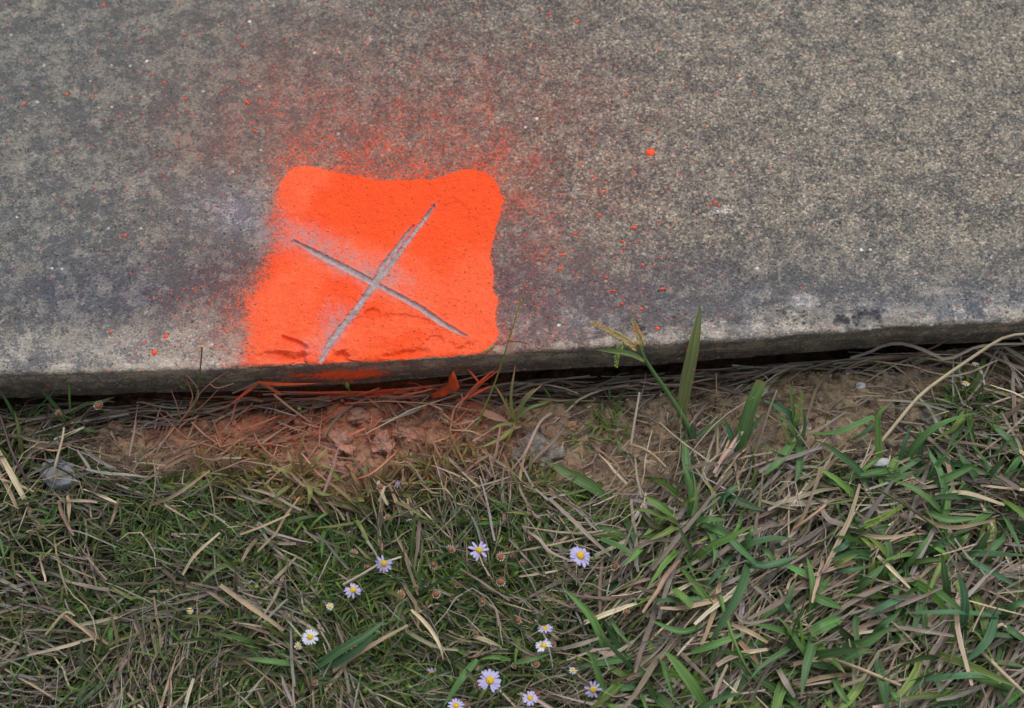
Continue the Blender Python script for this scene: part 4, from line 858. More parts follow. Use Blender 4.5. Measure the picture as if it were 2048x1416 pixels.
    # ---- single straws and dead blades
    ST = [
      ('straw_stem', 'thick yellow straw leaning from the turf onto the slab at the right', [(1722, 930, 3), (1780, 862, 10), (1838, 793, 18), (1889, 753, 22), (1940, 718, 27), (1991, 684, 33), (2021, 671, 36), (2060, 667, 37)], 7.5, 'p', 'tube'),
      ('dry_straw', 'curled pinkish dry blade wavering along the slab foot at the right', [(1701, 716, 8), (1735, 706, 11), (1768, 691, 15), (1800, 687, 17), (1835, 695, 17), (1870, 710, 16), (1888, 718, 16), (1915, 712, 18), (1943, 697, 21), (1983, 689, 22), (2055, 687, 22)], 7, 's', 'straw'),
      ('dry_straw', 'brown dry blade running up against the slab beneath the curled one', [(1741, 719, 4), (1800, 716, 6), (1862, 697, 13), (1910, 670, 20)], 5.5, 'r', 'straw'),
      ('straw_stem', 'short white straw standing alone on the bare soil', [(1262, 890, 3), (1268, 850, 9), (1279, 784, 20)], 6, 'w', 'tube'),
      ('straw_stem', 'jointed pale straw lying from the white stub down to the green tuft', [(1248, 902, 2), (1262, 890, 4), (1300, 905, 5), (1332, 935, 4)], 7.5, 't', 'tube'),
      ('straw_stem', 'long pale bent straw among green blades on the right soil', [(1505, 920, 2), (1525, 860, 10), (1540, 815, 15), (1554, 780, 18)], 6, 's', 'tube'),
      ('dry_straw', 'thin twisting grey straw arching down from the grey soil clump', [(1103, 826, 12), (1085, 838, 13), (1069, 864, 12), (1050, 905, 9), (1014, 950, 4)], 5, 's', 'straw'),
      ('dry_straw', 'long hairlike pale straw lying across the painted soil', [(690, 807, 5), (760, 803, 7), (831, 805, 8), (900, 812, 8), (960, 822, 6)], 2.4, 't', 'tube'),
      ('dry_straw', 'grey feathery torn blade at the end of the hairlike straw', [(962, 822, 5), (985, 831, 7), (1016, 843, 5)], 16, 's', 'leaf'),
      ('dry_twig', 'grey twig sloping down from the folded orange straw', [(548, 789, 14), (580, 815, 9), (620, 844, 3)], 5.5, 's', 'tube'),
      ('dry_straw', 'long grey dry blade pointing at the rightmost lavender daisy', [(1100, 998, 6), (1140, 1035, 11), (1182, 1076, 11), (1222, 1113, 7)], 8.5, 's', 'straw'),
      ('dry_straw', 'curved grey dry blade left of the rightmost lavender daisy', [(1056, 1063, 6), (1078, 1078, 10), (1100, 1103, 10), (1140, 1121, 6)], 8.5, 's', 'straw'),
      ('dry_straw', 'cream dry blade hooking down to a fine tail in the weeds', [(822, 1219, 7), (845, 1240, 11), (866, 1266, 11), (881, 1295, 10), (887, 1322, 7)], 8.5, 'p', 'leaf'),
      ('straw_stem', 'cream straw passing just below the daisy among rusty heads', [(687, 1169, 4), (725, 1148, 9), (760, 1128, 11), (802, 1114, 8)], 5.5, 'w', 'tube'),
      ('dry_straw', 'tan split straw running beside the long dark leaf', [(665, 1342, 4), (720, 1305, 9), (770, 1275, 11), (816, 1250, 8)], 9, 't', 'straw'),
      ('straw_stem', 'tan straw bundle pointing down right in the lower left turf', [(440, 1170, 5), (496, 1210, 10), (540, 1240, 10), (568, 1261, 6)], 10, 't', 'straw'),
      ('dry_straw', 'pale grey blade lying flat in the far right straw', [(1798, 1254, 6), (1850, 1262, 11), (1909, 1272, 10)], 8.5, 's', 'straw'),
      ('straw_stem', 'long straw crossing the dark gap in the lower right turf', [(1656, 1316, 5), (1720, 1338, 10), (1801, 1371, 8)], 9, 't', 'tube'),
      ('dry_straw', 'bent cream blade dropping from the seed spike straw', [(1755, 1111, 6), (1785, 1140, 12), (1820, 1176, 9)], 9, 'p', 'straw'),
      ('straw_stem', 'long cream stalk reaching the right border near the bottom', [(1961, 1300, 5), (2005, 1345, 11), (2055, 1392, 9)], 9, 'p', 'tube'),
      ('straw_stem', 'thin cream straw kinked near the lower right leaf', [(1447, 1362, 5), (1465, 1378, 9), (1481, 1387, 9), (1530, 1380, 6)], 4.5, 'w', 'tube'),
      ('straw_stem', 'short peach coloured straw above the flat green tuft', [(1588, 1058, 6), (1620, 1035, 11), (1652, 1010, 11)], 6, 'k', 'tube'),
      ('straw_stem', 'olive flower stalk arching over straw at the right', [(1755, 978, 14), (1790, 998, 16), (1830, 1024, 14), (1880, 1062, 6)], 5, 'o', 'tube'),
      ('dry_straw', 'straw resting on soil at the right border below the curled blade', [(1972, 813, 6), (2010, 798, 9), (2055, 784, 10)], 4.5, 'p', 'tube'),
      ('dry_straw', 'grey straw branching from the thick yellow straw', [(1889, 754, 20), (1925, 748, 21), (1951, 740, 22), (1995, 720, 24)], 4, 's', 'straw'),
      ('purple_weed', 'dark purple stem running down the left border', [(0, 832, 14), (12, 868, 14), (24, 905, 13), (45, 945, 10), (72, 990, 4)], 6.5, 'v', 'tube'),
      ('straw_stem', 'broad bleached straw clump stem at the left border', [(-8, 895, 5), (18, 940, 10), (42, 985, 9), (62, 1024, 4)], 12, 'p', 'straw'),
      ('straw_stem', 'second bleached straw beside the purple stem at the left', [(-5, 940, 4), (15, 975, 8), (32, 1012, 7), (40, 1040, 3)], 9, 't', 'straw'),
      ('straw_stem', 'pale upright straw piece leaning over the grey stone', [(104, 962, 4), (112, 925, 10), (124, 880, 14), (128, 855, 15)], 6, 'p', 'tube'),
      ('straw_stem', 'fine reddish straw across the soil crack at the left', [(43, 890, 4), (80, 897, 8), (113, 901, 8), (142, 888, 8)], 5, 'k', 'tube'),
      ('dry_straw', 'slender grey twig left of the seedling under the patch', [(384, 845, 6), (405, 866, 6), (432, 886, 3)], 5, 's', 'tube'),
      ('dry_straw', 'white chip of straw below the painted clods', [(757, 1003, 5), (764, 988, 8), (770, 972, 8)], 5.5, 'w', 'straw'),
      ('dry_straw', 'pale curl of dry blade right of the lowest soil gap', [(1126, 1297, 5), (1160, 1288, 10), (1198, 1276, 8)], 9, 's', 'straw'),
      ('dry_straw', 'short cream blade beside the lower middle weeds', [(947, 1272, 5), (972, 1280, 9), (1004, 1294, 6)], 8, 'p', 'leaf'),
    ]
    for nm, lb, pts, w, ck, kd in ST:
        mat = M_GRN if ck in 'ov' else M_DRY
        d = stem_data(pts, w, ck, 0.75) if kd == 'tube' else leaf_data(pts, w, ck, kind=kd, fold=0.18, K=18)
        single(nm, lb, nm.replace('_', ' '), d, mat)
    # folded painted straw and small painted shoots against the slab
    plant('folded_straw', 'folded orange painted straw stuck against the slab below the patch', 'straw', 
        [([(516, 764, 20), (550, 768, 20), (590, 768, 21), (632, 767, 23)], 8, 'k', dict(kind='fine')), ([(517, 764, 20), (490, 776, 16), (464, 787, 13)], 6.5, 's', dict(kind='cut', paint=0.3)), ([(517, 764, 20), (485, 790, 12), (455, 814, 6)], 7.5, 'k', dict(kind='fine', paint=0.75)), ([(517, 763, 20), (540, 776, 15), (562, 789, 10)], 8, 'k', dict(kind='cut', paint=0.7))], dry=True, paint=1.0)
    plant('dry_shoot', 'stiff dead shoot with orange painted blades under the patch corner', 'dead grass',
        [([(962, 770, 14), (948, 752, 19), (935, 738, 22)], 6, 'k'), ([(928, 796, 8), (955, 768, 16), (990, 738, 25)], 6, 'k'), ([(932, 796, 8), (965, 765, 16), (1003, 736, 25)], 5, 'k'), ([(930, 800, 7), (955, 785, 12), (985, 770, 15)], 6, 'k'), ([(915, 822, 5), (925, 800, 10), (922, 786, 13)], 5, 'k', dict(paint=0.4)), ([(905, 850, 3), (930, 845, 7), (960, 838, 6)], 4, 'k', dict(paint=0.4)), ([(908, 845, 3), (890, 830, 8), (880, 822, 9)], 4, 'k', dict(paint=0.4)),
         ([(900, 860, 3), (940, 862, 7), (975, 875, 4)], 5, 't', dict(paint=0.2)), ([(870, 850, 3), (885, 822, 10), (854, 806, 12)], 3.5, 's', dict(paint=0.3)), ([(905, 870, 2), (880, 880, 6), (850, 890, 5)], 4, 'k', dict(paint=0.35))],
        [([(900, 866, 1), (908, 820, 6), (932, 795, 9), (962, 768, 15)], 5, 'k', dict(paint=0.5))], dry=True, paint=0.85)
    for i, (nm, lb, pts, w) in enumerate((('dry_straw', 'orange painted straw lying right of the soil pit', [(700, 796, 4), (730, 786, 8), (760, 776, 10)], 4.5), ('dry_straw', 'orange painted straw tucked at the slab foot left of the leaf', [(790, 795, 3), (830, 786, 8), (865, 778, 10)], 4.5), ('dry_straw', 'upright orange straw pair member leaning on the painted soil', [(738, 868, 3), (750, 850, 7), (764, 836, 9)], 5), ('dry_straw', 'thin orange straw standing beside its leaning twin', [(738, 875, 3), (742, 850, 8), (744, 830, 10)], 4),
                               ('dry_straw', 'orange tinted straw over the lower painted clod', [(694, 872, 6), (712, 864, 8), (732, 856, 8)], 5), ('dry_straw', 'peach straw on soil at the left of the clods', [(560, 830, 3), (525, 845, 7), (480, 860, 5)], 5), ('dry_straw', 'peach curved straw below the pale clods', [(705, 960, 3), (745, 945, 7), (792, 905, 6)], 4), ('dry_straw', 'short pink straw upright near the twiggy weed', [(440, 880, 2), (430, 850, 8), (425, 838, 11)], 4))):
        single(nm, lb, 'dry straw', leaf_data(pts, w, 'k', kind='straw', paint=0.6), M_DRY)
    # more traced dead blades that just belong to the mat
    for pts, w, ck in (([(1502, 1165, 4), (1525, 1185, 8), (1546, 1208, 5)], 9, 's'), ([(1465, 1214, 4), (1490, 1245, 9), (1558, 1235, 8)], 6, 's'), ([(1462, 1248, 4), (1500, 1264, 9), (1536, 1285, 6)], 10, 't'), ([(1478, 1282, 4), (1500, 1305, 8), (1518, 1329, 5)], 11, 'k'), ([(1432, 1326, 4), (1445, 1300, 8), (1456, 1282, 6)], 9, 'n'), ([(1556, 1337, 4), (1572, 1365, 8), (1590, 1395, 5)], 12, 's'),
                       ([(1536, 1020, 6), (1562, 1005, 9), (1582, 985, 9)], 6, 'w'), ([(480, 1069, 5), (530, 1050, 9), (580, 1028, 8)], 5.5, 't'), ([(994, 1109, 5), (1080, 1094, 9), (1162, 1076, 9)], 4.5, 't'), ([(1038, 1153, 5), (1075, 1148, 9), (1115, 1141, 7)], 4.5, 'p'), ([(365, 1150, 6), (390, 1110, 10), (440, 1065, 8)], 7, 'p'), ([(130, 1230, 5), (180, 1270, 9), (195, 1290, 6)], 5, 't'), ([(90, 1270, 4), (130, 1225, 9), (150, 1232, 8)], 6, 't'),
                       ([(1915, 1276, 8), (1905, 1310, 8), (1890, 1344, 4)], 6, 'n'), ([(1580, 1330, 5), (1640, 1318, 9), (1700, 1330, 6)], 10, 't'), ([(300, 1010, 5), (350, 990, 9), (420, 940, 6)], 8, 't'), ([(1290, 1010, 4), (1300, 1045, 7), (1298, 1060, 5)], 8, 's'), ([(1250, 1110, 4), (1310, 1080, 8), (1370, 1085, 6)], 9, 's'), ([(1640, 1010, 4), (1660, 1040, 8), (1720, 1055, 6)], 12, 's'), ([(1700, 1060, 3), (1760, 1075, 9), (1830, 1068, 6)], 9, 't'), ([(1830, 1030, 4), (1900, 1055, 9), (1990, 1040, 7)], 9, 't'), ([(1870, 990, 4), (1930, 985, 9), (2010, 1010, 7)], 10, 'p'), ([(1520, 1400, 3), (1470, 1405, 8), (1440, 1412, 6)], 5, 'y')):
        STUFF_DRY.append(leaf_data(pts, w, ck, kind='straw', K=10))

turf_layers(); traced()
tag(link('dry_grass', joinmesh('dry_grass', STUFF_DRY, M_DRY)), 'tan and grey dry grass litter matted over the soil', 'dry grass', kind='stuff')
tag(link('grass', joinmesh('grass', STUFF_GRN, M_GRN)), 'fine green grass and small weed leaves growing through the litter', 'grass', kind='stuff')

# ------------------------------------------------------------------ daisies, spent heads, buds
def bm_obj(name, bm, mat, parent, smooth=True):
    me = bpy.data.meshes.new(name); bm.to_mesh(me); bm.free(); me.materials.append(mat)
    if smooth:
        for p in me.polygons: p.use_smooth = True
    return link(name, me, parent)
def stem_tube(bm, p0, p1, r, bend):
    p0, p1 = Vector(p0), Vector(p1); rings = []
    for k in range(7):
        f = k/6; p = p0.lerp(p1, f)+Vector(bend)*math.sin(f*math.pi)
        rings.append([bm.verts.new(p+Vector((math.cos(a)*r, math.sin(a)*r, 0))) for a in [i*math.pi/2.5 for i in range(5)]])
    for a, b in zip(rings, rings[1:]):
        for i in range(5): bm.faces.new((a[i], a[(i+1) % 5], b[(i+1) % 5], b[i]))
def head_mats(tilt, azt):
    return Matrix.Rotation(azt, 4, 'Z') @ Matrix.Rotation(tilt, 4, 'Y')
def daisy(px, py, rpx, n, label, tilt=0.25, azt=-1.57, h=15, white=False, gap=(), disc=0.36, droop=0.1, stem_to=None, group=None):
    z = ZG+h*0.001; x, y = at(px, py, z); x, y = float(x), float(y)
    bx, by = (x+random.uniform(-0.012, 0.012), y-random.uniform(0.001, 0.012)) if stem_to is None else tuple(float(v) for v in at(*stem_to, ZG))
    bz = float(GH(bx, by)); e = empty('daisy', (bx, by, bz)); tag(e, label, 'flower', group)
    top = Vector((x-bx, y-by, z-bz)); R = rpx*PXM*0.9; M = Matrix.Translation(top) @ head_mats(tilt, azt)
    bm = bmesh.new(); stem_tube(bm, (0, 0, 0), top-Vector((0, 0, R*0.1)), 0.00035, (random.uniform(-.002, .002), random.uniform(-.002, .002), 0)); bm_obj('stem', bm, M_STEM, e)
    bm = bmesh.new()
    bmesh.ops.create_cone(bm, segments=9, radius1=R*0.10, radius2=R*0.34, depth=R*0.42, cap_ends=True, matrix=M @ Matrix.Translation((0, 0, -R*0.16)))
    hd = bm_obj('flower_head', bm, M_SEPAL, e)
    bm = bmesh.new()
    for i in range(n):
        if i in gap: continue
        a = 2*math.pi*i/n+random.uniform(-0.12, 0.12); ln = R*random.uniform(0.88, 1.05); w = R*random.uniform(0.12, 0.15)*(1.15 if n < 11 else 1.0)
        lift = random.uniform(-0.15, 0.22)-droop; prev = None
        for k, (f, wf) in enumerate(((0.22, 0.55), (0.42, 0.9), (0.68, 1.0), (0.90, 0.85), (1.0, 0.35))):
            c = Vector((math.cos(a)*ln*f, math.sin(a)*ln*f, R*(lift*f*f+0.05))); s = Vector((-math.sin(a), math.cos(a), 0))*w*wf
            row = [bm.verts.new(M @ (c-s+Vector((0, 0, R*0.03)))), bm.verts.new(M @ c), bm.verts.new(M @ (c+s+Vector((0, 0, R*0.03))))]
            if prev: bm.faces.new((prev[0], prev[1], row[1], row[0])); bm.faces.new((prev[1], prev[2], row[2], row[1]))
            prev = row
    bm_obj('petals', bm, M_PETALW if white else M_PETAL, hd)
    bm = bmesh.new()
    bmesh.ops.create_icosphere(bm, subdivisions=3, radius=1, matrix=M @ Matrix.Translation((0, 0, R*0.07)) @ Matrix.Diagonal((R*disc, R*disc, R*0.22, 1)))
    for v in bm.verts: v.co += v.normal*R*0.04*random.uniform(-1, 1)
    bm_obj('disc', bm, M_DISC, hd)
    return e
daisy(958, 1101, 24, 13, 'lavender daisy with wide gaps between its few petals', 0.15, 1.2, 17, gap=(1, 4, 8, 10), disc=0.30)
daisy(1160, 1112, 26, 19, 'full lavender daisy furthest right, tipped sideways by a dry blade', 0.5, 0.4, 18)
daisy(768, 1127, 19, 14, 'lavender daisy beside rusty heads, crossed by a cream straw', 0.35, -1.2, 15, gap=(5, 6))
daisy(706, 1180, 19, 13, 'ragged lavender daisy with curled petals above a dark gap', 0.3, 0.9, 15, gap=(3, 9), droop=0.2)
daisy(620, 1274, 18, 17, 'round white daisy standing alone at the lower left of the flowers', 0.1, 0.3, 16, white=True)
daisy(596, 1292, 9, 10, 'tiny half open white daisy touching the round white one', 0.3, -2.0, 13, white=True, disc=0.5)
daisy(660, 1213, 9, 11, 'tiny white daisy with orange centre below the ragged lavender one', 0.3, 0.8, 13, white=True, disc=0.5)
daisy(1090, 1258, 18, 14, 'lavender daisy seen edge on, upper of a close pair', 0.85, 1.7, 16, gap=(3,))
daisy(1087, 1292, 18, 14, 'pale daisy directly below its lavender neighbour in a close pair', 0.45, 1.6, 15, white=True, gap=(8, 9))
daisy(980, 1361, 25, 17, 'largest lavender daisy, beside a green runner near the bottom', 0.15, 1.6, 19, gap=(8,))
daisy(1060, 1396, 17, 15, 'lavender daisy low down, right of the largest one', 0.35, 1.4, 17, gap=(2,))
daisy(1186, 1379, 18, 11, 'narrow petalled pale lavender daisy at the lower right of the flowers', 0.4, -1.6, 17, gap=(2, 7))
daisy(912, 1412, 18, 14, 'lavender daisy cut by the bottom border', 0.4, 1.5, 17)
daisy(863, 1343, 11, 10, 'nodding half closed daisy with green cup under a grass loop', 1.9, -1.6, 15, disc=0.5, droop=0.5)
daisy(1146, 1341, 9, 10, 'tiny white daisy above the narrow petalled one', 0.4, 0.8, 14, white=True, disc=0.5)
daisy(1951, 728, 9, 11, 'tiny daisy topmost of the sprig by the thick yellow straw', 0.7, 1.6, 24, disc=0.45, stem_to=(1955, 830))
daisy(1963, 745, 9, 9, 'tiny half open daisy second from the top of the right sprig', 0.9, 0.2, 21, disc=0.3, stem_to=(1955, 830))
daisy(1932, 767, 9, 10, 'tiny daisy with orange centre, leftmost of the right sprig', 0.3, 1.2, 18, white=True, disc=0.55, stem_to=(1950, 835))
daisy(1968, 764, 8, 9, 'tiny daisy lowest at the right of the right sprig', 0.8, 0.0, 18, disc=0.4, stem_to=(1962, 835))
daisy(2044, 905, 9, 9, 'tiny daisy with orange centre at the right border', 0.5, 0.4, 14, white=True, disc=0.55)
daisy(404, 694, 10, 9, 'tiny pale daisy on a thin stalk against the concrete edge', 1.2, 1.2, 60, white=True, disc=0.35, stem_to=(380, 850))
daisy(818, 1040, 8, 6, 'small lilac bloom with folded petals below the painted clods', 1.0, 1.9, 12, disc=0.2)
daisy(795, 968, 9, 6, 'torn lilac petal bloom nearest the painted clods', 0.9, -0.5, 10, disc=0.2)
daisy(380, 1222, 8, 9, 'tiny yellow centred daisy alone in the left turf', 0.4, 0.6, 12, white=True, disc=0.6)

def make_head(kind):
    """spent aster head (rust centre in a pale ring) or closed bud; unit radius 1.6 mm"""
    R = 0.0018
    e = empty('spent_flower' if kind == 'rust' else 'flower_bud', (0, 0, 0)); hgt = 0.012
    bm = bmesh.new(); stem_tube(bm, (0, 0, 0), (0, 0, hgt-R*0.5), 0.0003, (0.0015, 0.0008, 0)); bm_obj('stem', bm, M_STEM, e)
    bm = bmesh.new()
    if kind == 'rust':
        bmesh.ops.create_icosphere(bm, subdivisions=2, radius=1, matrix=Matrix.Translation((0, 0, hgt)) @ Matrix.Diagonal((R*0.85, R*0.85, R*0.5, 1)))
        for v in bm.verts: v.co += v.normal*R*random.uniform(-0.09, 0.09)
        bm_obj('seed_disc', bm, M_RUST, e)
        bm = bmesh.new(); n = 13
        for i in range(n):
            a = 2*math.pi*i/n; w = 0.17; rows = []
            for r_, z_ in ((0.55, -0.5), (0.95, 0.0), (random.uniform(1.15, 1.45), random.uniform(0.1, 0.4))):
                ww = w*(1.0 if r_ < 1.1 else 0.45); s = Vector((-math.sin(a), math.cos(a), 0))*ww*R
                c = Vector((math.cos(a)*r_*R, math.sin(a)*r_*R, hgt+z_*R)); rows.append((bm.verts.new(c-s), bm.verts.new(c+s)))
            for a_, b_ in zip(rows, rows[1:]): bm.faces.new((a_[0], a_[1], b_[1], b_[0]))
        bm_obj('bracts', bm, M_PAPPUS, e)
    else:
        bmesh.ops.create_icosphere(bm, subdivisions=2, radius=1, matrix=Matrix.Translation((0, 0, hgt)) @ Matrix.Diagonal((R*0.62, R*0.62, R*0.95, 1)))
        for v in bm.verts:
            if v.co.z > hgt+R*0.3: v.co.x *= 0.8; v.co.y *= 0.8
        bm_obj('bud', bm, M_SEPAL, e)
    return e
def dup(root):
    r = root.copy(); COL.objects.link(r)
    for ch in list(root.children):
        c = ch.copy(); COL.objects.link(c); c.parent = r
    return r
RUST = [(856,1083),(883,1115),(987,1119),(990,1138),(1030,1119),(1041,1135),(918,1152),(938,1178),(921,1177),(938,1212),(998,1224),(943,1259),(786,1052),(736,960),(704,1114),(748,1155),(754,1119),(1105,1278),(1065,1326),(1093,1350),(1049,1345),(904,1345),(1220,1112),(845,1172),(813,1189),(1078,1088),(1257,1252),(1029,1299),(953,1349),(692,1292),(604,1358),(196,818),(138,827),(338,951),(89,764),(911,1397),(782,1196)]
BUDS = [(524,1150),(583,1238),(743,1248),(728,1256),(635,1232),(719,1389),(731,1338),(787,1351),(1004,1167),(533,1269),(1066,1302),(1159,1300),(918,1385),(930,1394),(851,1230),(1212,1116),(404,757),(577,789),(698,775),(1990,870),(2020,880),(1700,1400)]
LBR = 'small rust brown spent daisy head in a pale ring of bracts'
LBB = 'small closed green flower bud on a thin stalk'
LONE = {(196, 818): 'peach spent flower head in front of the dark slab foot at the left', (89, 764): 'pale round seed head against the slab face at the left border', (138, 827): 'brownish head at the crossing of the left green blades', (338, 951): 'pinkish spent head in the straw below the twiggy weed', (736, 960): 'orange painted ring shaped head just below the painted clods', (1220, 1112): 'rusty head at the tip of the long grey dry blade',
        (404, 757): 'green bud in front of the slab among the twiggy weed', (577, 789): 'greyish bud above the grey twig below the patch', (698, 775): 'olive bud on a bent stalk below the painted front splash', (1700, 1400): 'green bud alone by the bottom border at the right'}
pr, pb = make_head('rust'), make_head('bud')
for lst, proto, lab, grp in ((RUST, pr, LBR, 'spent daisy heads among the weeds'), (BUDS, pb, LBB, 'closed flower buds among the weeds')):
    for i, (px, py) in enumerate(lst):
        r = proto if i == 0 else dup(proto)
        hh = random.uniform(0.85, 1.2)
        if py < 850: hh = 1.6
        hz = 0.012*hh; x, y = at(px, py, ZG+hz); g = float(GH(x, y)); x, y = at(px, py, max(g, ZG-0.004)+hz); g = max(float(GH(x, y)), ZG-0.004)
        s = random.uniform(0.55, 0.95) if proto is pr else random.uniform(0.65, 1.0)
        r.location = (float(x), float(y), g); r.scale = (s, s, hh)
        r.rotation_euler = (random.uniform(-0.6, 0.6), random.uniform(-0.6, 0.6), random.uniform(0, 6.28))
        if (px, py) in LONE: tag(r, LONE[(px, py)], 'flower')
        else: tag(r, lab, 'flower', grp)
# stalks under the three buds that stand in front of the slab
# ------------------------------------------------------------------ stones, clods, leaf, drops
def rock(name, label, cat, px, py, sx, sy, sz, mat, seed, rough=0.25, facets=0.0, h=0.0, rot=0, sub=4):
    x, y = at(px, py, ZG+sz*PXM*0.5+h); x, y = float(x), float(y); z = float(GH(x, y))
    bm = bmesh.new(); bmesh.ops.create_icosphere(bm, subdivisions=sub, radius=1.0)
    rs = np.random.default_rng(seed)
    planes = [(Vector(rs.normal(0, 1, 3)).normalized(), rs.uniform(0.6, 0.9)) for _ in range(9)]
    co = np.array([v.co[:] for v in bm.verts])
    n1 = fbm(co[:, 0]*1.6+seed, co[:, 1]*1.6+co[:, 2]*1.3, seed, 4); n2 = fbm(co[:, 0]*6+seed, co[:, 1]*6-co[:, 2]*5, seed+3, 4)
    for v, a, b in zip(bm.verts, n1, n2):
        p = v.co*(1+rough*a*1.6+rough*0.6*b)
        if facets:
            for nn, d in planes:
                q = p.dot(nn)-d
                if q > 0: p -= nn*q*facets
        v.co = p
    bmesh.ops.transform(bm, matrix=Matrix.Rotation(math.radians(rot), 4, 'Z') @ Matrix.Diagonal((sx*PXM*0.5, sy*PXM*0.5/ct, sz*PXM*0.5, 1)), verts=bm.verts)
    o = bm_obj(name, bm, mat, None); o.location = (x, y, z+sz*PXM*0.22+h); tag(o, label, cat); return o
rock('stone', 'flat angular bluish grey stone half buried in turf at the left', 'stone', 120, 944, 88, 62, 30, M_GSTONE, 3, 0.12, 0.95, 0.0025, -20)
rock('stone', 'white bluish stone behind the vertical green blade', 'stone', 1762, 921, 40, 22, 22, M_WSTONE, 5, 0.14, 0.8, 0.003, 15)
rock('pebble', 'small pale pebble resting on the bare soil at the right', 'pebble', 1720, 772, 24, 17, 14, M_WSTONE, 8, 0.16, 0.8, 0.0, 25)
rock('soil_clod', 'large porous grey soil clod in front of the grass shoot', 'clod', 1078, 898, 100, 62, 36, M_CLOD, 12, 0.42, 0, -0.001, 8, 5)
rock('soil_clod', 'pinkish crumbly clod highest on the painted soil', 'clod', 716, 830, 46, 26, 22, M_CLODP, 14, 0.42, 0, 0.0, 15, 5)
rock('soil_clod', 'orange dusted clod at the left of the dark pit', 'clod', 682, 884, 56, 40, 26, M_CLODP, 16, 0.45, 0, 0.0, -30, 5)
rock('soil_clod', 'grey clod with orange dusted top right of the dark pit', 'clod', 766, 886, 46, 46, 30, M_CLODP, 19, 0.42, 0, 0.0, 0, 5)
rock('soil_clod', 'long low pale clod right of the grey orange topped clod', 'clod', 812, 868, 60, 22, 18, M_CLODP, 23, 0.42, 0, 0.0, -10, 5)
rock('soil_clod', 'lowest pink clod touching the green weed seedling', 'clod', 682, 936, 44, 22, 18, M_CLODP, 27, 0.35, 0, 0.0, 5, 5)
rock('soil_clod', 'pale flaky crumb at the edge of the bare soil left of the white straw stub', 'clod', 1135, 852, 40, 24, 14, M_CLODP, 29, 0.4, 0, 0.0, 20, 5)
rock('soil_clod', 'rough grey clod under the long arching leaf at the right', 'clod', 1864, 838, 40, 60, 24, M_CLOD, 33, 0.4, 0, 0.0, 0, 5)
rock('soil_clod', 'dark grey clod at the right border', 'clod', 2040, 960, 50, 60, 26, M_CLOD, 37, 0.4, 0, 0.0, 0, 5)
rock('soil_clod', 'small grey crumb beside the seeding grass stem', 'clod', 1322, 838, 30, 28, 12, M_CLOD, 41, 0.45, 0, 0.0, 0, 5)

def crumbs():
    """loose grit and soil crumbs, far too many to count"""
    def dens(a, b): return (b > np.interp(a, [p[0] for p in LIP], [p[1] for p in LIP])-6)*np.clip(1-turf(a, b)*0.85, 0.03, 1)*(0.25+0.75*clump(a, b, 171, 40))
    n = 2600; x, y = scatter(n, dens, (-40, 690), (2090, 1420)); bm = bmesh.new(); bmesh.ops.create_icosphere(bm, subdivisions=1, radius=1); bm.verts.ensure_lookup_table()
    v0 = np.array([v.co[:] for v in bm.verts]); f0 = np.array([[v.index for v in f.verts] for f in bm.faces]); bm.free()
    r = 0.00028+0.0011*rng.random(n)**4
    V = v0[None]*(1+rng.normal(0, 0.16, (n, len(v0), 1)))*r[:, None, None]*rng.uniform(0.6, 1.25, (n, 1, 3)); z = GH(x, y, True)
    V = V+np.stack([x, y, z+r*0.35], -1)[:, None, :]
    F = f0[None]+(np.arange(n)*len(v0))[:, None, None]
    pal = np.array([(0.27, 0.20, 0.125), (0.20, 0.145, 0.09), (0.36, 0.31, 0.24), (0.13, 0.10, 0.075), (0.42, 0.39, 0.34)])
    T = np.repeat(pick(pal, n, 0.2), len(v0), axis=0); a, b = proj(x, y, z)
    o = link('soil_crumbs', npmesh('soil_crumbs', V.reshape(-1, 3), F.reshape(-1, 3), M_SOIL, dict(tone=T, paint=np.repeat(vpaint(a, b), len(v0))), smooth=False))
    tag(o, 'loose crumbs of soil and grit on the bare strip', 'soil crumbs', kind='stuff')
crumbs()
def leaf_litter():
    out = [(907, 742, 25), (914, 758, 22), (919, 776, 19), (905, 786, 14), (885, 793, 9), (868, 798, 5), (856, 791, 4), (872, 782, 8), (888, 772, 13), (897, 758, 19)]
    P = []
    for a, b, h in out:
        x, y = at(a, b, ZG+h*0.001); P.append(Vector((float(x), float(y), ZG+h*0.001)))
    c = sum(P, Vector())/len(P)+Vector((0.0005, -0.001, 0.001))
    bm = bmesh.new(); vs = [bm.verts.new(p) for p in P]; cv = bm.verts.new(c)
    for i in range(len(vs)): bm.faces.new((vs[i], vs[(i+1) % len(vs)], cv))
    bmesh.ops.subdivide_edges(bm, edges=bm.edges[:], cuts=3, use_grid_fill=True)
    bm.normal_update()
    for v in bm.verts: v.co += v.normal*0.0011*float(fbm(np.array([v.co.x*170]), np.array([v.co.z*170]), 8, 3)[0])
    bmesh.ops.recalc_face_normals(bm, faces=bm.faces)
    bmesh.ops.solidify(bm, geom=bm.faces[:], thickness=0.0003)
    lo = min(bm.verts, key=lambda v: v.co.z).co.copy(); bmesh.ops.translate(bm, vec=-lo, verts=bm.verts)
    o = bm_obj('dead_leaf', bm, M_LEAFO, None); o.location = lo; tag(o, 'curled dead leaf sprayed orange, propped against the slab foot', 'leaf')
leaf_litter()

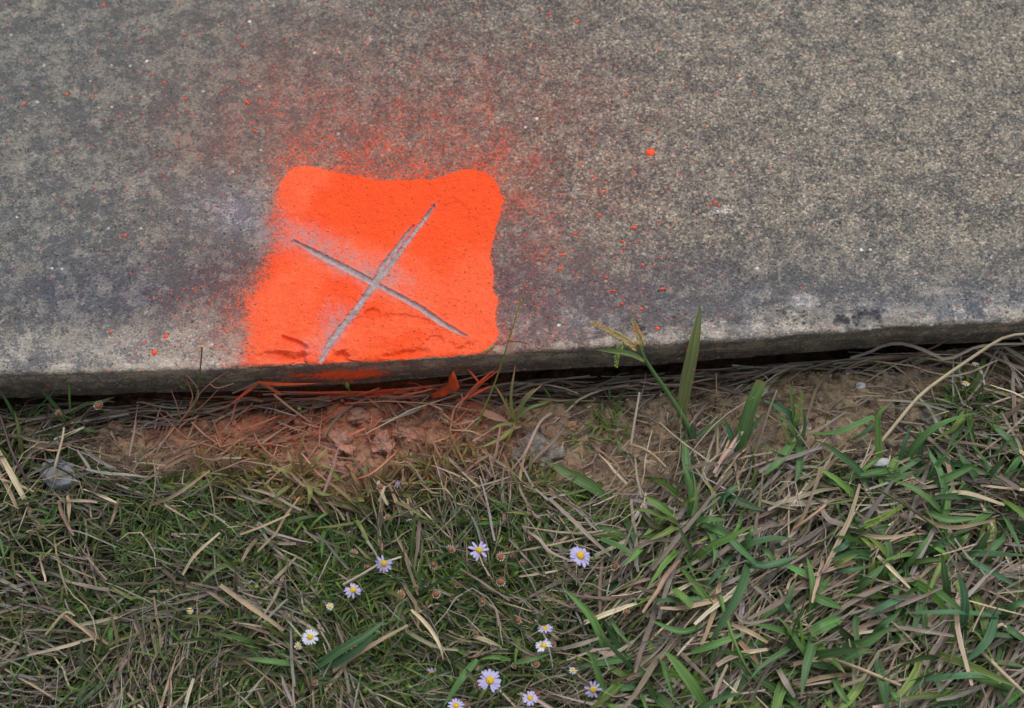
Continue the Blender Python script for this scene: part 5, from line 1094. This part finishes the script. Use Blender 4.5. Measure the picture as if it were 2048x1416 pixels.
def drop(px, py, lx, ly, rot, label, group=None, seed=0):
    x, y = at(px, py, 0.0); bm = bmesh.new(); n = 22; rs = np.random.default_rng(seed+int(px)); ring = []; ring2 = []
    ph = rs.uniform(0, 6.28, 4)
    for i in range(n):
        a = 2*math.pi*i/n; k = 1+0.10*math.sin(2*a+ph[0])+0.10*math.sin(3*a+ph[1])+0.08*math.sin(5*a+ph[2])+0.06*math.sin(8*a+ph[3])
        q = Matrix.Rotation(math.radians(rot), 3, 'Z') @ Vector((math.cos(a)*lx*PXM*0.5*k, math.sin(a)*ly*PXM*0.5*k/ct, 0))
        ring.append(bm.verts.new(q+Vector((0, 0, -0.0005)))); ring2.append(bm.verts.new(q*0.86+Vector((0, 0, 0.0002))))
    c = bm.verts.new((0, 0, 0.00028))
    for i in range(n):
        j = (i+1) % n; bm.faces.new((ring[i], ring[j], ring2[j], ring2[i])); bm.faces.new((ring2[i], ring2[j], c))
    o = bm_obj('paint_drop', bm, M_DROP, None); o.location = (float(x), float(y), 0.0002); tag(o, label, 'paint drop', group)
drop(1301, 305, 20, 18, 0, 'largest round orange paint drop alone on the concrete right of the patch')
drop(332, 673, 10, 9, 0, 'round orange drop near the pale slab edge left of the patch')
drop(309, 705, 11, 10, 0, 'orange drop lowest on the slab edge left of the patch')
drop(1268, 455, 14, 5, 10, 'orange dash level with the cross, right of the patch')
drop(1325, 578, 12, 4, 8, 'orange dash above the seeding grass leaf')
drop(1315, 657, 12, 5, -15, 'short orange dash near the slab edge between seed spikes and leaf')
drop(1207, 384, 15, 4, 30, 'slanting orange streak below the largest round drop')
drop(494, 205, 20, 4, -45, 'slanting orange streak on the upper left concrete')
SM = [(134,189,7,6,0),(49,208,5,5,0),(250,471,7,6,0),(222,664,5,6,0),(1153,44,8,7,20),(1099,28,6,5,0),(1430,405,6,6,0),(1160,331,6,6,0),(1268,345,6,6,0),(1477,154,5,4,0),(1283,618,6,5,0),(1410,255,4,4,0),(371,197,8,5,-20),(305,149,7,4,-30),(329,165,8,4,-45),(487,90,9,4,-55),(370,70,5,5,0),(207,11,6,5,-20),(115,304,4,4,0),(128,406,5,4,0),(1198,430,7,6,0),(1420,408,7,4,0),(1438,412,5,4,0),(1186,354,5,7,0),(1286,531,5,5,0),(1213,555,5,5,0),(1602,576,4,4,0),(510,262,9,4,-35),(1125,510,10,4,20),(1120,538,14,4,12),(1228,582,10,3,5),(1244,608,6,4,0),(1245,483,8,3,15),(1150,468,10,4,10),(733,88,9,3,80),(1255,190,8,3,45),(1215,120,3,3,0)]
for i, (a, b, c, d, r) in enumerate(SM): drop(a, b, c, d, r, 'tiny orange paint speck on the grey concrete', 'orange paint specks on the concrete', i)
